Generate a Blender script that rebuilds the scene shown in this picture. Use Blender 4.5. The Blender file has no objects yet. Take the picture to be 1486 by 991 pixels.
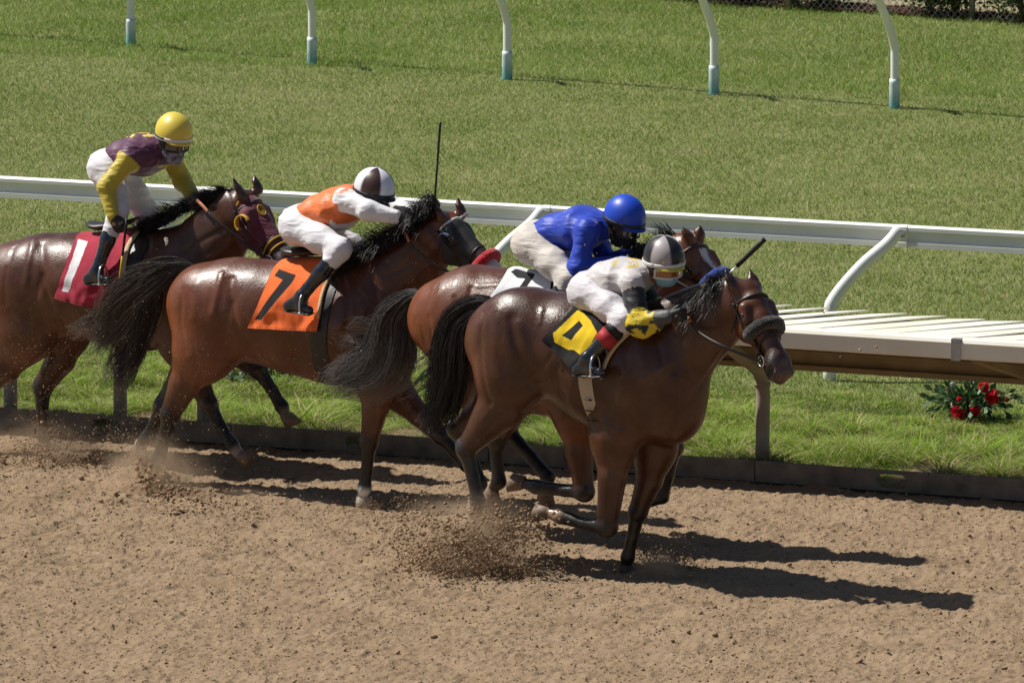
import bpy, bmesh, math, random
import numpy as np
from mathutils import Vector, Matrix
R = math.radians
rng = np.random.default_rng(7)
random.seed(7)
scene = bpy.context.scene
col = scene.collection
# ---------------------------------------------------------------- camera
F, YH, HCAM = 9600.0, -870.0, 6.82          # focal length in photo pixels, horizon row, camera height
PITCH = math.atan((495.5 - YH) / F)
CP, SP = math.cos(PITCH), math.sin(PITCH)
cam_d = bpy.data.cameras.new('camera'); cam = bpy.data.objects.new('camera', cam_d); col.objects.link(cam)
cam.location = (0, 0, HCAM); cam.rotation_euler = (math.pi/2 - PITCH, 0, 0)
cam_d.sensor_width = 36; cam_d.lens = F / 1486 * 36; cam_d.clip_start = 1; cam_d.clip_end = 2000
scene.camera = cam
# ---------------------------------------------------------------- sky and sun
SUN_EL, SUN_DIR = R(54), R(-18)             # light travels towards this heading (from +X, clockwise seen from above)
world = bpy.data.worlds.new('World'); scene.world = world; world.use_nodes = True
wn = world.node_tree.nodes; bg = wn['Background']
sky = wn.new('ShaderNodeTexSky'); sky.sky_type = 'NISHITA'; sky.sun_disc = False
sky.sun_elevation = SUN_EL
# heading of the sun itself = opposite of travel
sh = Vector((-math.cos(SUN_DIR), -math.sin(SUN_DIR), 0))
sky.sun_rotation = math.atan2(sh.x, sh.y)
sky.air_density = 1.0; sky.dust_density = 1.0
world.node_tree.links.new(sky.outputs[0], bg.inputs[0]); bg.inputs[1].default_value = 0.05
sun_d = bpy.data.lights.new('sun', 'SUN'); sun_d.energy = 5.0; sun_d.angle = R(0.53); sun_d.color = (1, .955, .88)
sun = bpy.data.objects.new('sun', sun_d); col.objects.link(sun)
sv = Vector((sh.x*math.cos(SUN_EL), sh.y*math.cos(SUN_EL), math.sin(SUN_EL)))
sun.rotation_euler = sv.to_track_quat('Z', 'Y').to_euler(); sun.location = sv*60
scene.view_settings.view_transform = 'Standard'; scene.view_settings.look = 'None'
scene.view_settings.gamma = 1; scene.view_settings.exposure = 0.28
scene.view_settings.use_curve_mapping = False
scene.cycles.max_bounces = 6; scene.cycles.transparent_max_bounces = 16
scene.cycles.volume_bounces = 1; scene.cycles.use_denoising = True

# ---------------------------------------------------------------- helpers: points
CAM = np.array([0, 0, HCAM]); FW = np.array([0, CP, -SP]); UP = np.array([0, SP, CP]); RT = np.array([1., 0, 0])
def ray(px, py): return F*FW + (px-743)*RT - (py-495.5)*UP
def P(px, py, z=0.0):
    d = ray(px, py); return CAM + d*((z-HCAM)/d[2])
def px_scale(p): return F / np.dot(np.asarray(p)-CAM, FW)     # pixels per metre at p
class Frame:
    """upright plane of a horse: X forward, Y left (away from camera), Z up"""
    def __init__(s, px, py, yaw, lat=0.0):
        a = -R(yaw); s.a = a
        s.h = np.array([math.cos(a), math.sin(a), 0]); s.l = np.array([-math.sin(a), math.cos(a), 0])
        s.O = P(px, py) + s.l*lat
    def J(s, px, py, lat=0.0):                                  # lat > 0: towards the camera
        d = ray(px, py); t = (-lat - np.dot(CAM-s.O, s.l)) / np.dot(d, s.l)
        return s.loc(CAM + d*t)
    def loc(s, p):
        q = np.asarray(p)-s.O; return np.stack([q@s.h, q@s.l, q[..., 2]], -1)
    def wor(s, q):
        q = np.asarray(q); return s.O + q[..., :1]*s.h + q[..., 1:2]*s.l + q[..., 2:3]*np.array([0, 0, 1.])
    def m(s, q, npx): return npx/px_scale(s.wor(np.asarray(q)[None])[0])
    def camdir(s, px, py):
        d = ray(px, py); d = d/np.linalg.norm(d); return s.loc(CAM), np.array([d@s.h, d@s.l, d[2]])
    def apply(s, o): o.location = s.O; o.rotation_euler = (0, 0, s.a)
# ---------------------------------------------------------------- helpers: objects
def link(o, parent=None):
    col.objects.link(o)
    if parent is not None: o.parent = parent
    return o
def tag(o, label=None, cat=None, group=None, kind=None):
    if label: o['label'] = label
    if cat: o['category'] = cat
    if group: o['group'] = group
    if kind: o['kind'] = kind
    return o
def empty(name, loc=(0, 0, 0), rz=0.0):
    o = bpy.data.objects.new(name, None); o.empty_display_size = .2; link(o)
    o.location = loc; o.rotation_euler = (0, 0, rz); return o
def npmesh(name, V, Fs, mat, parent=None, smooth=True, colors=None, mats=None):
    """V (n,3); Fs list of arrays/lists of faces (all quads, all tris, or mixed lists)"""
    me = bpy.data.meshes.new(name)
    V = np.asarray(V, float)
    if isinstance(Fs, np.ndarray):
        nf, k = Fs.shape
        me.vertices.add(len(V)); me.vertices.foreach_set('co', V.ravel())
        me.loops.add(nf*k); me.loops.foreach_set('vertex_index', Fs.ravel().astype(np.int32))
        me.polygons.add(nf); me.polygons.foreach_set('loop_start', np.arange(0, nf*k, k, dtype=np.int32))
        me.polygons.foreach_set('loop_total', np.full(nf, k, np.int32))
        me.update(calc_edges=True); me.validate()
    else:
        me.from_pydata([tuple(v) for v in V], [], [tuple(int(i) for i in f) for f in Fs]); me.update()
    if smooth: me.polygons.foreach_set('use_smooth', np.ones(len(me.polygons), bool))
    if colors is not None:
        ca = me.color_attributes.new('col', 'FLOAT_COLOR', 'POINT')
        c4 = np.ones((len(V), 4)); c4[:, :3] = colors; ca.data.foreach_set('color', c4.ravel())
    me.materials.append(mat)
    o = bpy.data.objects.new(name, me); return link(o, parent)
class MB:
    def __init__(s): s.V, s.F, s.n, s.C = [], [], 0, []
    def add(s, V, Fs, c=None):
        V = np.asarray(V, float); s.V.append(V); s.F += [tuple(i+s.n for i in f) for f in Fs]; s.n += len(V)
        s.C.append(np.tile(np.array(c if c is not None else (1, 1, 1.)), (len(V), 1)) if c is None or np.ndim(c) == 1 else c)
    def box(s, c, ax, half, col=None, bev=0.0):
        c = np.asarray(c, float); ax = [np.asarray(a, float) for a in ax]
        pts = []
        for k in (-1, 1):
            for j in (-1, 1):
                for i in (-1, 1): pts.append(c + ax[0]*i*half[0] + ax[1]*j*half[1] + ax[2]*k*half[2])
        s.add(pts, [(0, 2, 3, 1), (4, 5, 7, 6), (0, 1, 5, 4), (2, 6, 7, 3), (0, 4, 6, 2), (1, 3, 7, 5)], col)
    def tube(s, path, r, n=10, caps=True, squash=None, col=None, jitter=0, up=None):
        path = np.asarray(path, float); m = len(path); r = np.broadcast_to(np.asarray(r, float), (m,))
        T = np.gradient(path, axis=0); T /= np.linalg.norm(T, axis=1)[:, None]+1e-9
        ref = np.array(up if up is not None else (0, 0, 1.)); 
        if abs(T[0]@ref) > .95 and up is None: ref = np.array([0, 1., 0])
        V = []; prev = None
        for i in range(m):
            a = ref - T[i]*(ref@T[i]) if prev is None else prev - T[i]*(prev@T[i])
            if up is not None: a = ref - T[i]*(ref@T[i])
            a /= np.linalg.norm(a)+1e-9; prev = a; b = np.cross(T[i], a)
            sa, sb = (1, 1) if squash is None else squash
            for k in range(n):
                t = 2*math.pi*k/n; jj = 1+jitter*random.uniform(-1, 1)
                V.append(path[i] + r[i]*jj*(a*math.cos(t)*sa + b*math.sin(t)*sb))
        Fs = [(i*n+k, i*n+(k+1) % n, (i+1)*n+(k+1) % n, (i+1)*n+k) for i in range(m-1) for k in range(n)]
        if caps: Fs += [tuple(range(n))[::-1], tuple((m-1)*n+k for k in range(n))]
        s.add(V, Fs, col)
    def prism(s, prof, A, B, a, b, col=None):
        """closed 2-D profile swept from A to B; a,b axes of the profile"""
        A, B, a, b = [np.asarray(x, float) for x in (A, B, a, b)]; n = len(prof)
        V = [A+a*x+b*y for x, y in prof]+[B+a*x+b*y for x, y in prof]
        s.add(V, [(i, (i+1) % n, n+(i+1) % n, n+i) for i in range(n)]+[tuple(range(n))[::-1], tuple(range(n, 2*n))], col)
    def build(s, name, mat, parent=None, smooth=True, colors=False):
        return npmesh(name, np.concatenate(s.V), s.F, mat, parent, smooth, np.concatenate(s.C) if colors else None)
def spline(pts, n, cyclic=False):
    """Catmull-Rom through rows of pts (any number of columns)"""
    p = np.asarray(pts, float)
    if cyclic: p = np.concatenate([p[-1:], p, p[:2]])
    else: p = np.concatenate([2*p[:1]-p[1:2], p, 2*p[-1:]-p[-2:-1]])
    k = len(p)-3; t = np.linspace(0, k, n, endpoint=not cyclic); i = np.minimum(t.astype(int), k-1); f = (t-i)[:, None]
    a, b, c, d = p[i], p[i+1], p[i+2], p[i+3]
    return .5*((2*b)+(c-a)*f+(2*a-5*b+4*c-d)*f*f+(3*b-a-3*c+d)*f**3)
def vnoise(x, y, seed=0):
    """tileless value noise, vectorised"""
    xi, yi = np.floor(x).astype(np.int64), np.floor(y).astype(np.int64); fx, fy = x-xi, y-yi
    fx = fx*fx*(3-2*fx); fy = fy*fy*(3-2*fy)
    def h(a, b):
        n = (a*374761393 + b*668265263 + seed*974711) & 0x7fffffff
        n = ((n ^ (n >> 13))*1274126177) & 0x7fffffff; n = n ^ (n >> 16); return (n & 0xffff)/65535.
    return (h(xi, yi)*(1-fx)+h(xi+1, yi)*fx)*(1-fy)+(h(xi, yi+1)*(1-fx)+h(xi+1, yi+1)*fx)*fy
def vnoise3(p, seed=0):
    xi = np.floor(p).astype(np.int64); f = p-xi; f = f*f*(3-2*f)
    out = 0
    for dx in (0, 1):
        for dy in (0, 1):
            for dz in (0, 1):
                n = ((xi[:, 0]+dx)*374761393+(xi[:, 1]+dy)*668265263+(xi[:, 2]+dz)*2147483+seed*974711) & 0x7fffffff
                n = ((n ^ (n >> 13))*1274126177) & 0x7fffffff; n = n ^ (n >> 16)
                w = (f[:, 0] if dx else 1-f[:, 0])*(f[:, 1] if dy else 1-f[:, 1])*(f[:, 2] if dz else 1-f[:, 2])
                out = out+w*(n & 0xffff)/65535.
    return out
# ---------------------------------------------------------------- helpers: materials
def mat(name, color=(.5, .5, .5), rough=.6, spec=.5, metal=0, noise=0, nscale=20, bump=0, bscale=60, attr=False, sheen=0,
        coat=0, color2=None, trans=0, stretch=None, detail=4, sss=0, bdist=.002):
    m = bpy.data.materials.new(name); m.use_nodes = True; nt = m.node_tree; N = nt.nodes; L = nt.links
    b = N['Principled BSDF']; b.inputs['Base Color'].default_value = (*color, 1); b.inputs['Roughness'].default_value = rough
    b.inputs['Specular IOR Level'].default_value = spec; b.inputs['Metallic'].default_value = metal
    if sheen: b.inputs['Sheen Weight'].default_value = sheen
    if coat: b.inputs['Coat Weight'].default_value = coat; b.inputs['Coat Roughness'].default_value = .15
    tc = N.new('ShaderNodeTexCoord'); mp = N.new('ShaderNodeMapping'); L.new(tc.outputs['Object'], mp.inputs[0])
    if stretch: mp.inputs['Scale'].default_value = stretch
    src = None
    if attr:
        a = N.new('ShaderNodeAttribute'); a.attribute_name = 'col'; src = a.outputs['Color']
    if noise or color2:
        n = N.new('ShaderNodeTexNoise'); n.inputs['Scale'].default_value = nscale; n.inputs['Detail'].default_value = detail
        L.new(mp.outputs[0], n.inputs['Vector'])
        rp = N.new('ShaderNodeMapRange'); rp.inputs[1].default_value = .3; rp.inputs[2].default_value = .7
        L.new(n.outputs[0], rp.inputs[0])
        mx = N.new('ShaderNodeMix'); mx.data_type = 'RGBA'; L.new(rp.outputs[0], mx.inputs[0])
        if color2:
            mx.inputs[6].default_value = (*color, 1); mx.inputs[7].default_value = (*color2, 1)
            if src: L.new(src, mx.inputs[6])
        else:
            mx.blend_type = 'MULTIPLY'; mx.inputs[0].default_value = 1; L.remove(mx.inputs[0].links[0]) if mx.inputs[0].links else None
            rp.inputs[3].default_value = 1-noise; rp.inputs[4].default_value = 1+noise
            cmb = N.new('ShaderNodeCombineColor'); [L.new(rp.outputs[0], cmb.inputs[i]) for i in range(3)]
            L.new(cmb.outputs[0], mx.inputs[7]); mx.inputs[0].default_value = 1
            if src: L.new(src, mx.inputs[6])
            else: mx.inputs[6].default_value = (*color, 1)
            mx.clamp_result = False
        src = mx.outputs[2]
    if src: L.new(src, b.inputs['Base Color'])
    if bump:
        n2 = N.new('ShaderNodeTexNoise'); n2.inputs['Scale'].default_value = bscale; n2.inputs['Detail'].default_value = 6
        L.new(mp.outputs[0], n2.inputs['Vector'])
        bp = N.new('ShaderNodeBump'); bp.inputs['Strength'].default_value = bump; bp.inputs['Distance'].default_value = bdist
        L.new(n2.outputs[0], bp.inputs['Height']); L.new(bp.outputs[0], b.inputs['Normal'])
    if trans:
        tr = N.new('ShaderNodeBsdfTranslucent'); ms = N.new('ShaderNodeMixShader'); ms.inputs[0].default_value = trans
        if src: L.new(src, tr.inputs[0])
        else: tr.inputs[0].default_value = (*color, 1)
        L.new(b.outputs[0], ms.inputs[1]); L.new(tr.outputs[0], ms.inputs[2]); L.new(ms.outputs[0], N['Material Output'].inputs[0])
    return m
# ---------------------------------------------------------------- helpers: bodies grown from smooth-blended limbs
class Sdf:
    def __init__(s): s.p = []
    def cone(s, A, B, ra, rb, k=.03, ax=None, sc=1.0, c=0.0, sub=False):
        s.p.append((np.asarray(A, float), np.asarray(B, float), float(ra), float(rb), k, None if ax is None else np.asarray(ax, float)/np.linalg.norm(ax), sc, c, sub))
    def ball(s, A, r, **kw): s.cone(A, np.asarray(A)+1e-4, r, r, **kw)
    def chain(s, pts, k=.03, c=0.0, ax=None, sub=False):
        """pts rows: (vec3, r[, sc[, c]])"""
        for a, b in zip(pts[:-1], pts[1:]):
            sc = .5*((a[2] if len(a) > 2 else 1)+(b[2] if len(b) > 2 else 1))
            cc = .5*((a[3] if len(a) > 3 else c)+(b[3] if len(b) > 3 else c))
            s.cone(a[0], b[0], a[1], b[1], k=k, ax=ax, sc=sc, c=cc, sub=sub)
    @staticmethod
    def d1(q, p):
        A, B, ra, rb, k, ax, sc, c, sub = p
        pa = q-A; ba = B-A
        if ax is not None and sc != 1.0:
            pa = pa+(pa@ax)[..., None]*ax*(1/sc-1); ba = ba+(ba@ax)*ax*(1/sc-1)
        t = np.clip((pa@ba)/max(ba@ba, 1e-12), 0, 1)
        d = np.linalg.norm(pa-t[..., None]*ba, axis=-1)-(ra+(rb-ra)*t)
        return d*(min(sc, 1.0)**.5)
    @staticmethod
    def comb(F0, d, k, sub):
        if sub:
            h = np.clip(.5-.5*(F0+d)/k, 0, 1); return F0+(-d-F0)*h+k*h*(1-h)      # smooth subtraction
        h = np.clip(.5+.5*(F0-d)/k, 0, 1); return F0+(d-F0)*h-k*h*(1-h)
    def ev(s, q, inflate=0.0):
        Fv = np.full(q.shape[:-1], 1.0)
        for p in s.p: Fv = s.comb(Fv, s.d1(q, p), p[4], p[8])
        return Fv-inflate
    def mesh(s, h, cut=None, inflate=0.0, newton=2):
        lo = np.min([np.minimum(p[0], p[1])-max(p[2], p[3])*max(1, p[6]) for p in s.p if not p[8]], 0)-4*h-inflate
        hi = np.max([np.maximum(p[0], p[1])+max(p[2], p[3])*max(1, p[6]) for p in s.p if not p[8]], 0)+4*h+inflate
        n = np.ceil((hi-lo)/h).astype(int)+1
        G = np.full(tuple(n), 1.0, np.float64)
        axs = [lo[i]+h*np.arange(n[i]) for i in range(3)]
        for p in s.p:
            rr = max(p[2], p[3])*max(1, p[6])+p[4]+3*h+inflate
            a = np.clip(np.floor((np.minimum(p[0], p[1])-rr-lo)/h).astype(int), 0, n-1)
            b = np.clip(np.ceil((np.maximum(p[0], p[1])+rr-lo)/h).astype(int)+1, 1, n)
            X = np.stack(np.meshgrid(*[axs[i][a[i]:b[i]] for i in range(3)], indexing='ij'), -1)
            sl = tuple(slice(a[i], b[i]) for i in range(3))
            G[sl] = s.comb(G[sl], s.d1(X, p), p[4], p[8])
        G -= inflate
        if cut is not None:
            X = np.stack(np.meshgrid(*axs, indexing='ij'), -1); G = np.maximum(G, cut(X))
        ins = G < 0
        # surface nets
        c0 = ins[:-1, :-1, :-1]; cnt = np.zeros(c0.shape, np.int8); 
        for dx in (0, 1):
            for dy in (0, 1):
                for dz in (0, 1): cnt += ins[dx:n[0]-1+dx, dy:n[1]-1+dy, dz:n[2]-1+dz]
        act = (cnt > 0) & (cnt < 8); idx = -np.ones(act.shape, np.int64); cells = np.argwhere(act); idx[act] = np.arange(len(cells))
        acc = np.zeros((len(cells), 3)); num = np.zeros(len(cells))
        corners = [(0, 0, 0), (1, 0, 0), (0, 1, 0), (1, 1, 0), (0, 0, 1), (1, 0, 1), (0, 1, 1), (1, 1, 1)]
        for i in range(8):
            for ax in range(3):
                if corners[i][ax]: continue
                j = list(corners[i]); j[ax] = 1; ci, cj = np.array(corners[i]), np.array(j)
                ga = G[tuple((cells+ci).T)]; gb = G[tuple((cells+cj).T)]; cr = (ga < 0) != (gb < 0)
                t = np.where(cr, ga/np.where(cr, ga-gb, 1), 0)
                pt = cells+ci+(cj-ci)*t[:, None]; acc += pt*cr[:, None]; num += cr
        V = lo+h*acc/num[:, None]
        Q = []
        for ax in range(3):
            sl0 = [slice(None)]*3; sl1 = [slice(None)]*3; sl0[ax] = slice(0, -1); sl1[ax] = slice(1, None)
            A_, B_ = ins[tuple(sl0)], ins[tuple(sl1)]; e = np.argwhere(A_ != B_)
            o1, o2 = [k for k in range(3) if k != ax]
            e = e[(e[:, o1] > 0) & (e[:, o2] > 0) & (e[:, o1] < n[o1]-1) & (e[:, o2] < n[o2]-1)]
            u = np.zeros(3, int); v = np.zeros(3, int); u[o1] = 1; v[o2] = 1
            q = np.stack([idx[tuple((e-u-v).T)], idx[tuple((e-v).T)], idx[tuple(e.T)], idx[tuple((e-u).T)]], 1)
            flip = A_[tuple(e.T)] != (ax == 1)
            q[~flip] = q[~flip][:, ::-1]; Q.append(q)
        Q = np.concatenate(Q); Q = Q[(Q >= 0).all(1)]
        if cut is None:
            for _ in range(newton): V = s.project(V, inflate)
        return V, Q
    def grad(s, V, e=.002, inflate=0.0):
        f0 = s.ev(V, inflate)
        g = np.stack([s.ev(V+np.eye(3)[i]*e, inflate)-s.ev(V-np.eye(3)[i]*e, inflate) for i in range(3)], -1)/(2*e)
        return f0, g
    def project(s, V, inflate=0.0, maxstep=.01):
        f0, g = s.grad(V, inflate=inflate); st = f0/np.maximum((g*g).sum(-1), .15)
        return V-np.clip(st, -maxstep, maxstep)[:, None]*g
    def radial(s, O, Dr, lo=0.0, hi=.75):
        O = np.broadcast_to(np.asarray(O, float), Dr.shape); lo = np.full(len(Dr), lo); hi = np.full(len(Dr), hi)
        for _ in range(18):
            m = (lo+hi)/2; ins = s.ev(O+Dr*m[:, None]) < 0; lo = np.where(ins, m, lo); hi = np.where(ins, hi, m)
        return lo
    def normal(s, V):
        _, g = s.grad(V); return g/(np.linalg.norm(g, axis=-1)[:, None]+1e-9)
    def colorof(s, V, sharp=70):
        W = np.zeros(len(V)); C = np.zeros(len(V))
        for p in s.p:
            if p[8]: continue
            w = np.exp(-np.clip(s.d1(V, p)+.01, -.02, .3)*sharp); W += w; C += w*p[7]
        return C/(W+1e-12)
    def hit(s, fr, pts, off=0.0, back=6.0):
        """cast camera rays through photo points onto the surface (local coordinates), lifted by off"""
        o, D = None, []
        for px, py in pts:
            o, d = fr.camdir(px, py); D.append(d)
        D = np.array(D); L = np.linalg.norm(o)
        t = np.full(len(D), L-back/2.)
        best = np.full(len(D), 9.); bt = t.copy()
        for _ in range(90):
            f = s.ev(o+D*t[:, None]); b = f < best; best[b] = f[b]; bt[b] = t[b]
            t = t+np.where(f > 5e-4, np.minimum(f, .12)*.55+2e-4, 0)
        Pn = o+D*np.where(best < 2e-3, t, bt)[:, None]
        if off: Pn = Pn+s.normal(Pn)*off
        return Pn
def grid_faces(nu, nv, wrap=False):
    i, j = np.meshgrid(np.arange(nu-1), np.arange(nv-1), indexing='ij'); a = (i*nv+j).ravel()
    return np.stack([a, a+1, a+nv+1, a+nv], 1)
def bilin(q, nu, nv):
    q = np.array(q, float); u, v = np.meshgrid(np.linspace(0, 1, nu), np.linspace(0, 1, nv), indexing='ij')
    u = u[..., None]; v = v[..., None]
    return ((1-u)*(1-v)*q[0]+u*(1-v)*q[1]+u*v*q[2]+(1-u)*v*q[3]).reshape(-1, 2)
def shell(name, V, Fq, nu, nv, nrm, th, mat, parent):
    """a sheet of quads given a thickness along its normals"""
    n = len(V); V2 = np.concatenate([V, V-nrm*th])
    rim = list(range(nv)) + [i*nv+nv-1 for i in range(1, nu)] + [(nu-1)*nv+j for j in range(nv-2, -1, -1)] + [i*nv for i in range(nu-2, 0, -1)]
    side = np.array([(rim[k], rim[(k+1) % len(rim)], rim[(k+1) % len(rim)]+n, rim[k]+n) for k in range(len(rim))])
    return npmesh(name, V2, np.concatenate([Fq, Fq[:, ::-1]+n, side]), mat, parent)
# ================================================================ the track, seen as lines parallel to the rails
K0 = P(743, 676); _a, _b = P(0, 626), P(1486, 733)
RD = (_b-_a)/np.linalg.norm(_b-_a); RN = np.array([-RD[1], RD[0], 0])        # along the rail; away from the camera
ZZ = np.array([0, 0, 1.])
RZ = math.atan2(RD[1], RD[0])
def RP(s, t, z=0.0): return K0+RD*s+RN*t+ZZ*z
def st(px, py, z=0.0):
    q = P(px, py, z)-K0; return q@RD, q@RN
# ---- materials of the setting
M = {}
M['sand'] = mat('sand', (.298, .214, .138), .95, .1, attr=False, color2=(.232, .162, .101), nscale=2.6, detail=12, bump=.9, bscale=120, bdist=.008)
M['sand_far'] = M['sand']
def grass_ground(name, c1, c2, c3):
    m = mat(name, c1, .95, .1, color2=c2, nscale=1.3, detail=8)
    return m
M['turf'] = grass_ground('turf_ground', (.14, .165, .05), (.21, .21, .085), 0)
M['soil'] = mat('soil', (.34, .25, .15), .95, .1, color2=(.20, .15, .08), nscale=6)
def grass_mat(name, tr=.35):
    return mat(name, (.1, .2, .03), .5, .25, attr=True, trans=tr)
M['blade'] = grass_mat('grass_blade')
M['white'] = mat('white_paint', (.86, .86, .84), .35, .5, color2=(.76, .75, .71), nscale=3, bump=.05)
M['cream'] = mat('cream_paint', (.80, .78, .70), .5, .4, color2=(.70, .66, .53), nscale=2.5, detail=8, bump=.1)
M['tan'] = mat('tan_board', (.34, .27, .16), .8, .2, color2=(.24, .18, .10), nscale=5, detail=8, bump=.2)
M['rubber'] = mat('dusty_rubber', (.25, .205, .16), .85, .25, color2=(.12, .10, .085), nscale=7, detail=9, bump=.5, bscale=40)
M['rubber_dark'] = mat('dark_rubber', (.03, .027, .025), .9, .2)  # near-black rubber of the strip along the board's foot
M['steel'] = mat('dull_steel', (.40, .40, .40), .45, .5, metal=.6, noise=.2, nscale=30)
M['post'] = mat('weathered_post', (.40, .34, .27), .7, .3, color2=(.26, .21, .16), nscale=6, detail=8, bump=.2)
# ---- dirt track: a wide sheet under a finely broken surface where the picture looks
V = [RP(s, t, -.035) for s, t in ((-150, -60), (150, -60), (150, .1), (-150, .1))]
o = npmesh('dirt_track', V, [(0, 1, 2, 3)], M['sand']); tag(o, kind='structure')
ds, dt = .011, .019
ss = np.arange(-5.6, 6.4, ds); tt = np.arange(-13.0, .06, dt)
def sand_h(S, T):
    z = .030*vnoise(S*1.1, T*1.6, 3)+.020*vnoise(S*3.3+.4*T, T*4.5, 4)
    n1 = vnoise(S*17, T*15, 5); n2 = vnoise(S*38, T*33, 6); n3 = vnoise(S*75, T*60, 7)
    z = z+.010*n1*n1+.020*np.maximum(n2-.35, 0)*(.5+n1)+.012*n3-.018*np.maximum(vnoise(S*30, T*24, 12)-.68, 0)+.006*vnoise(S*52+3, T*44, 13)
    # harrow lines along the track and a churned belt where the field has passed
    z = z+.004*np.sin(T*2*math.pi/.16+3*vnoise(S*.7, T*.7, 8))
    churn = np.exp(-((T+2.2)/1.2)**2)+np.exp(-((T+4.2)/1.0)**2)
    z = z+.034*churn*(vnoise(S*6.5, T*7, 9)-.5)+.012*(vnoise(S*2.2, T*9, 14)-.5)
    return z-.035
# skip the far corners that are far outside the frame
S, T = np.meshgrid(ss, tt, indexing='ij'); S = S.ravel(); T = T.ravel()
Pw = K0+np.outer(S, RD)+np.outer(T, RN); 
rel = Pw-CAM; zc = rel@FW; px = 743+F*(rel@RT)/zc; py = 495.5-F*(rel@UP)/zc
keep = (px > -260) & (px < 1746) & (py < 1130)
edge = np.clip(np.minimum.reduce([(px+250)/130, (1736-px)/130, (1120-py)/90, (S+5.55)/.5, (6.35-S)/.5, (T+12.95)/.5]), 0, 1)
Pw[:, 2] = -.034+(sand_h(S, T)+.034)*edge
Fq = grid_faces(len(ss), len(tt)); Fq = Fq[keep[Fq].all(1)]
use = np.unique(Fq); remap = -np.ones(len(Pw), np.int64); remap[use] = np.arange(len(use))
o = npmesh('dirt_track', Pw[use], remap[Fq], M['sand']); tag(o, kind='structure')
del S, T, Pw, rel, keep
def inview(C, m=130):
    rel = C-CAM; zc = rel@FW; px = 743+F*(rel@RT)/zc; py = 495.5-F*(rel@UP)/zc
    return (px > -m) & (px < 1486+m) & (py > -m*.7) & (py < 1100)
# clods and crumbs lying on the sand
ICO_V, ICO_F = [], []
_bm = bmesh.new(); bmesh.ops.create_icosphere(_bm, subdivisions=1, radius=1)
ICO_V = np.array([v.co[:] for v in _bm.verts]); ICO_F = np.array([[v.index for v in f.verts] for f in _bm.faces]); _bm.free()
def blobs(C, rad, seed=1, sq=.7, vary=.45):
    r = np.random.default_rng(seed); n = len(C)
    V = ICO_V[None]*(1+vary*(r.random((n, len(ICO_V), 1))-.5)*2)*np.asarray(rad)[:, None, None]
    V = V*np.stack([1+.5*r.random(n), .7+.5*r.random(n), sq+.4*r.random(n)], 1)[:, None]
    a = r.random(n)*6.28; c, s_ = np.cos(a), np.sin(a)
    X = V[..., 0]*c[:, None]-V[..., 1]*s_[:, None]; Y = V[..., 0]*s_[:, None]+V[..., 1]*c[:, None]
    V = np.stack([X, Y, V[..., 2]], -1)+np.asarray(C)[:, None]
    Fs = ICO_F[None]+(np.arange(n)*len(ICO_V))[:, None, None]
    return V.reshape(-1, 3), Fs.reshape(-1, 3)
n = 13000
S = rng.uniform(-5.4, 6.2, n); T = rng.uniform(-12.5, 0, n); rad = .0024+.0085*rng.random(n)**9*1.6
keep = vnoise(S*1.3, T*2, 31)+.5*rng.random(n) > .45
S, T, rad = S[keep], T[keep], rad[keep]
C = K0+np.outer(S, RD)+np.outer(T, RN); C[:, 2] = sand_h(S, T)+rad*.35
V, Fs = blobs(C, rad, 5)
M['clod'] = mat('sand_clods', (.315, .218, .133), .95, .1, color2=(.25, .168, .10), nscale=3, detail=2)
# the crumb structure itself: a dense cover of tiny grains
def grains(C, rad, seed):
    r = np.random.default_rng(seed); n = len(C); oc = np.array([(1, 0, 0), (-1, 0, 0), (0, 1, 0), (0, -1, 0), (0, 0, .9), (0, 0, -.6)])
    V = oc[None]*rad[:, None, None]*(1+.5*(r.random((n, 6, 1))-.5))*np.stack([.8+.8*r.random(n), .8+.5*r.random(n), np.ones(n)], 1)[:, None]+C[:, None]
    f = np.array([(0, 2, 4), (2, 1, 4), (1, 3, 4), (3, 0, 4), (2, 0, 5), (1, 2, 5), (3, 1, 5), (0, 3, 5)])
    return V.reshape(-1, 3), (f[None]+(np.arange(n)*6)[:, None, None]).reshape(-1, 3)
ng = 190000; Sg = rng.uniform(-5.4, 6.2, ng); Tg = rng.uniform(-12.8, 0, ng); Cg = K0+np.outer(Sg, RD)+np.outer(Tg, RN)
kg = inview(Cg, 60); Sg, Tg, Cg = Sg[kg], Tg[kg], Cg[kg]; kg = vnoise(Sg*5, Tg*6, 61)+.55*rng.random(len(Sg)) > .5; Sg, Tg, Cg = Sg[kg], Tg[kg], Cg[kg]
rg = .0032+.0045*rng.random(len(Sg))**2; Cg[:, 2] = sand_h(Sg, Tg)-rg*.12; Vg, Fg = grains(Cg, rg, 62)
og = npmesh('sand_crumbs', Vg, Fg, M['sand']); tag(og, 'fine brown crumbs covering the harrowed track surface', 'sand', kind='stuff')
o = npmesh('sand_clods', V, Fs, M['clod'], smooth=False); tag(o, 'small crumbs and clods of brown sand strewn over the track surface', 'sand', kind='stuff')
# ---- infield ground
V = [RP(s, t, 0) for s, t in ((-200, -.02), (200, -.02), (200, 200), (-200, 200))]
o = npmesh('turf_course', V, [(0, 1, 2, 3)], M['turf']); tag(o, kind='structure')
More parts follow.
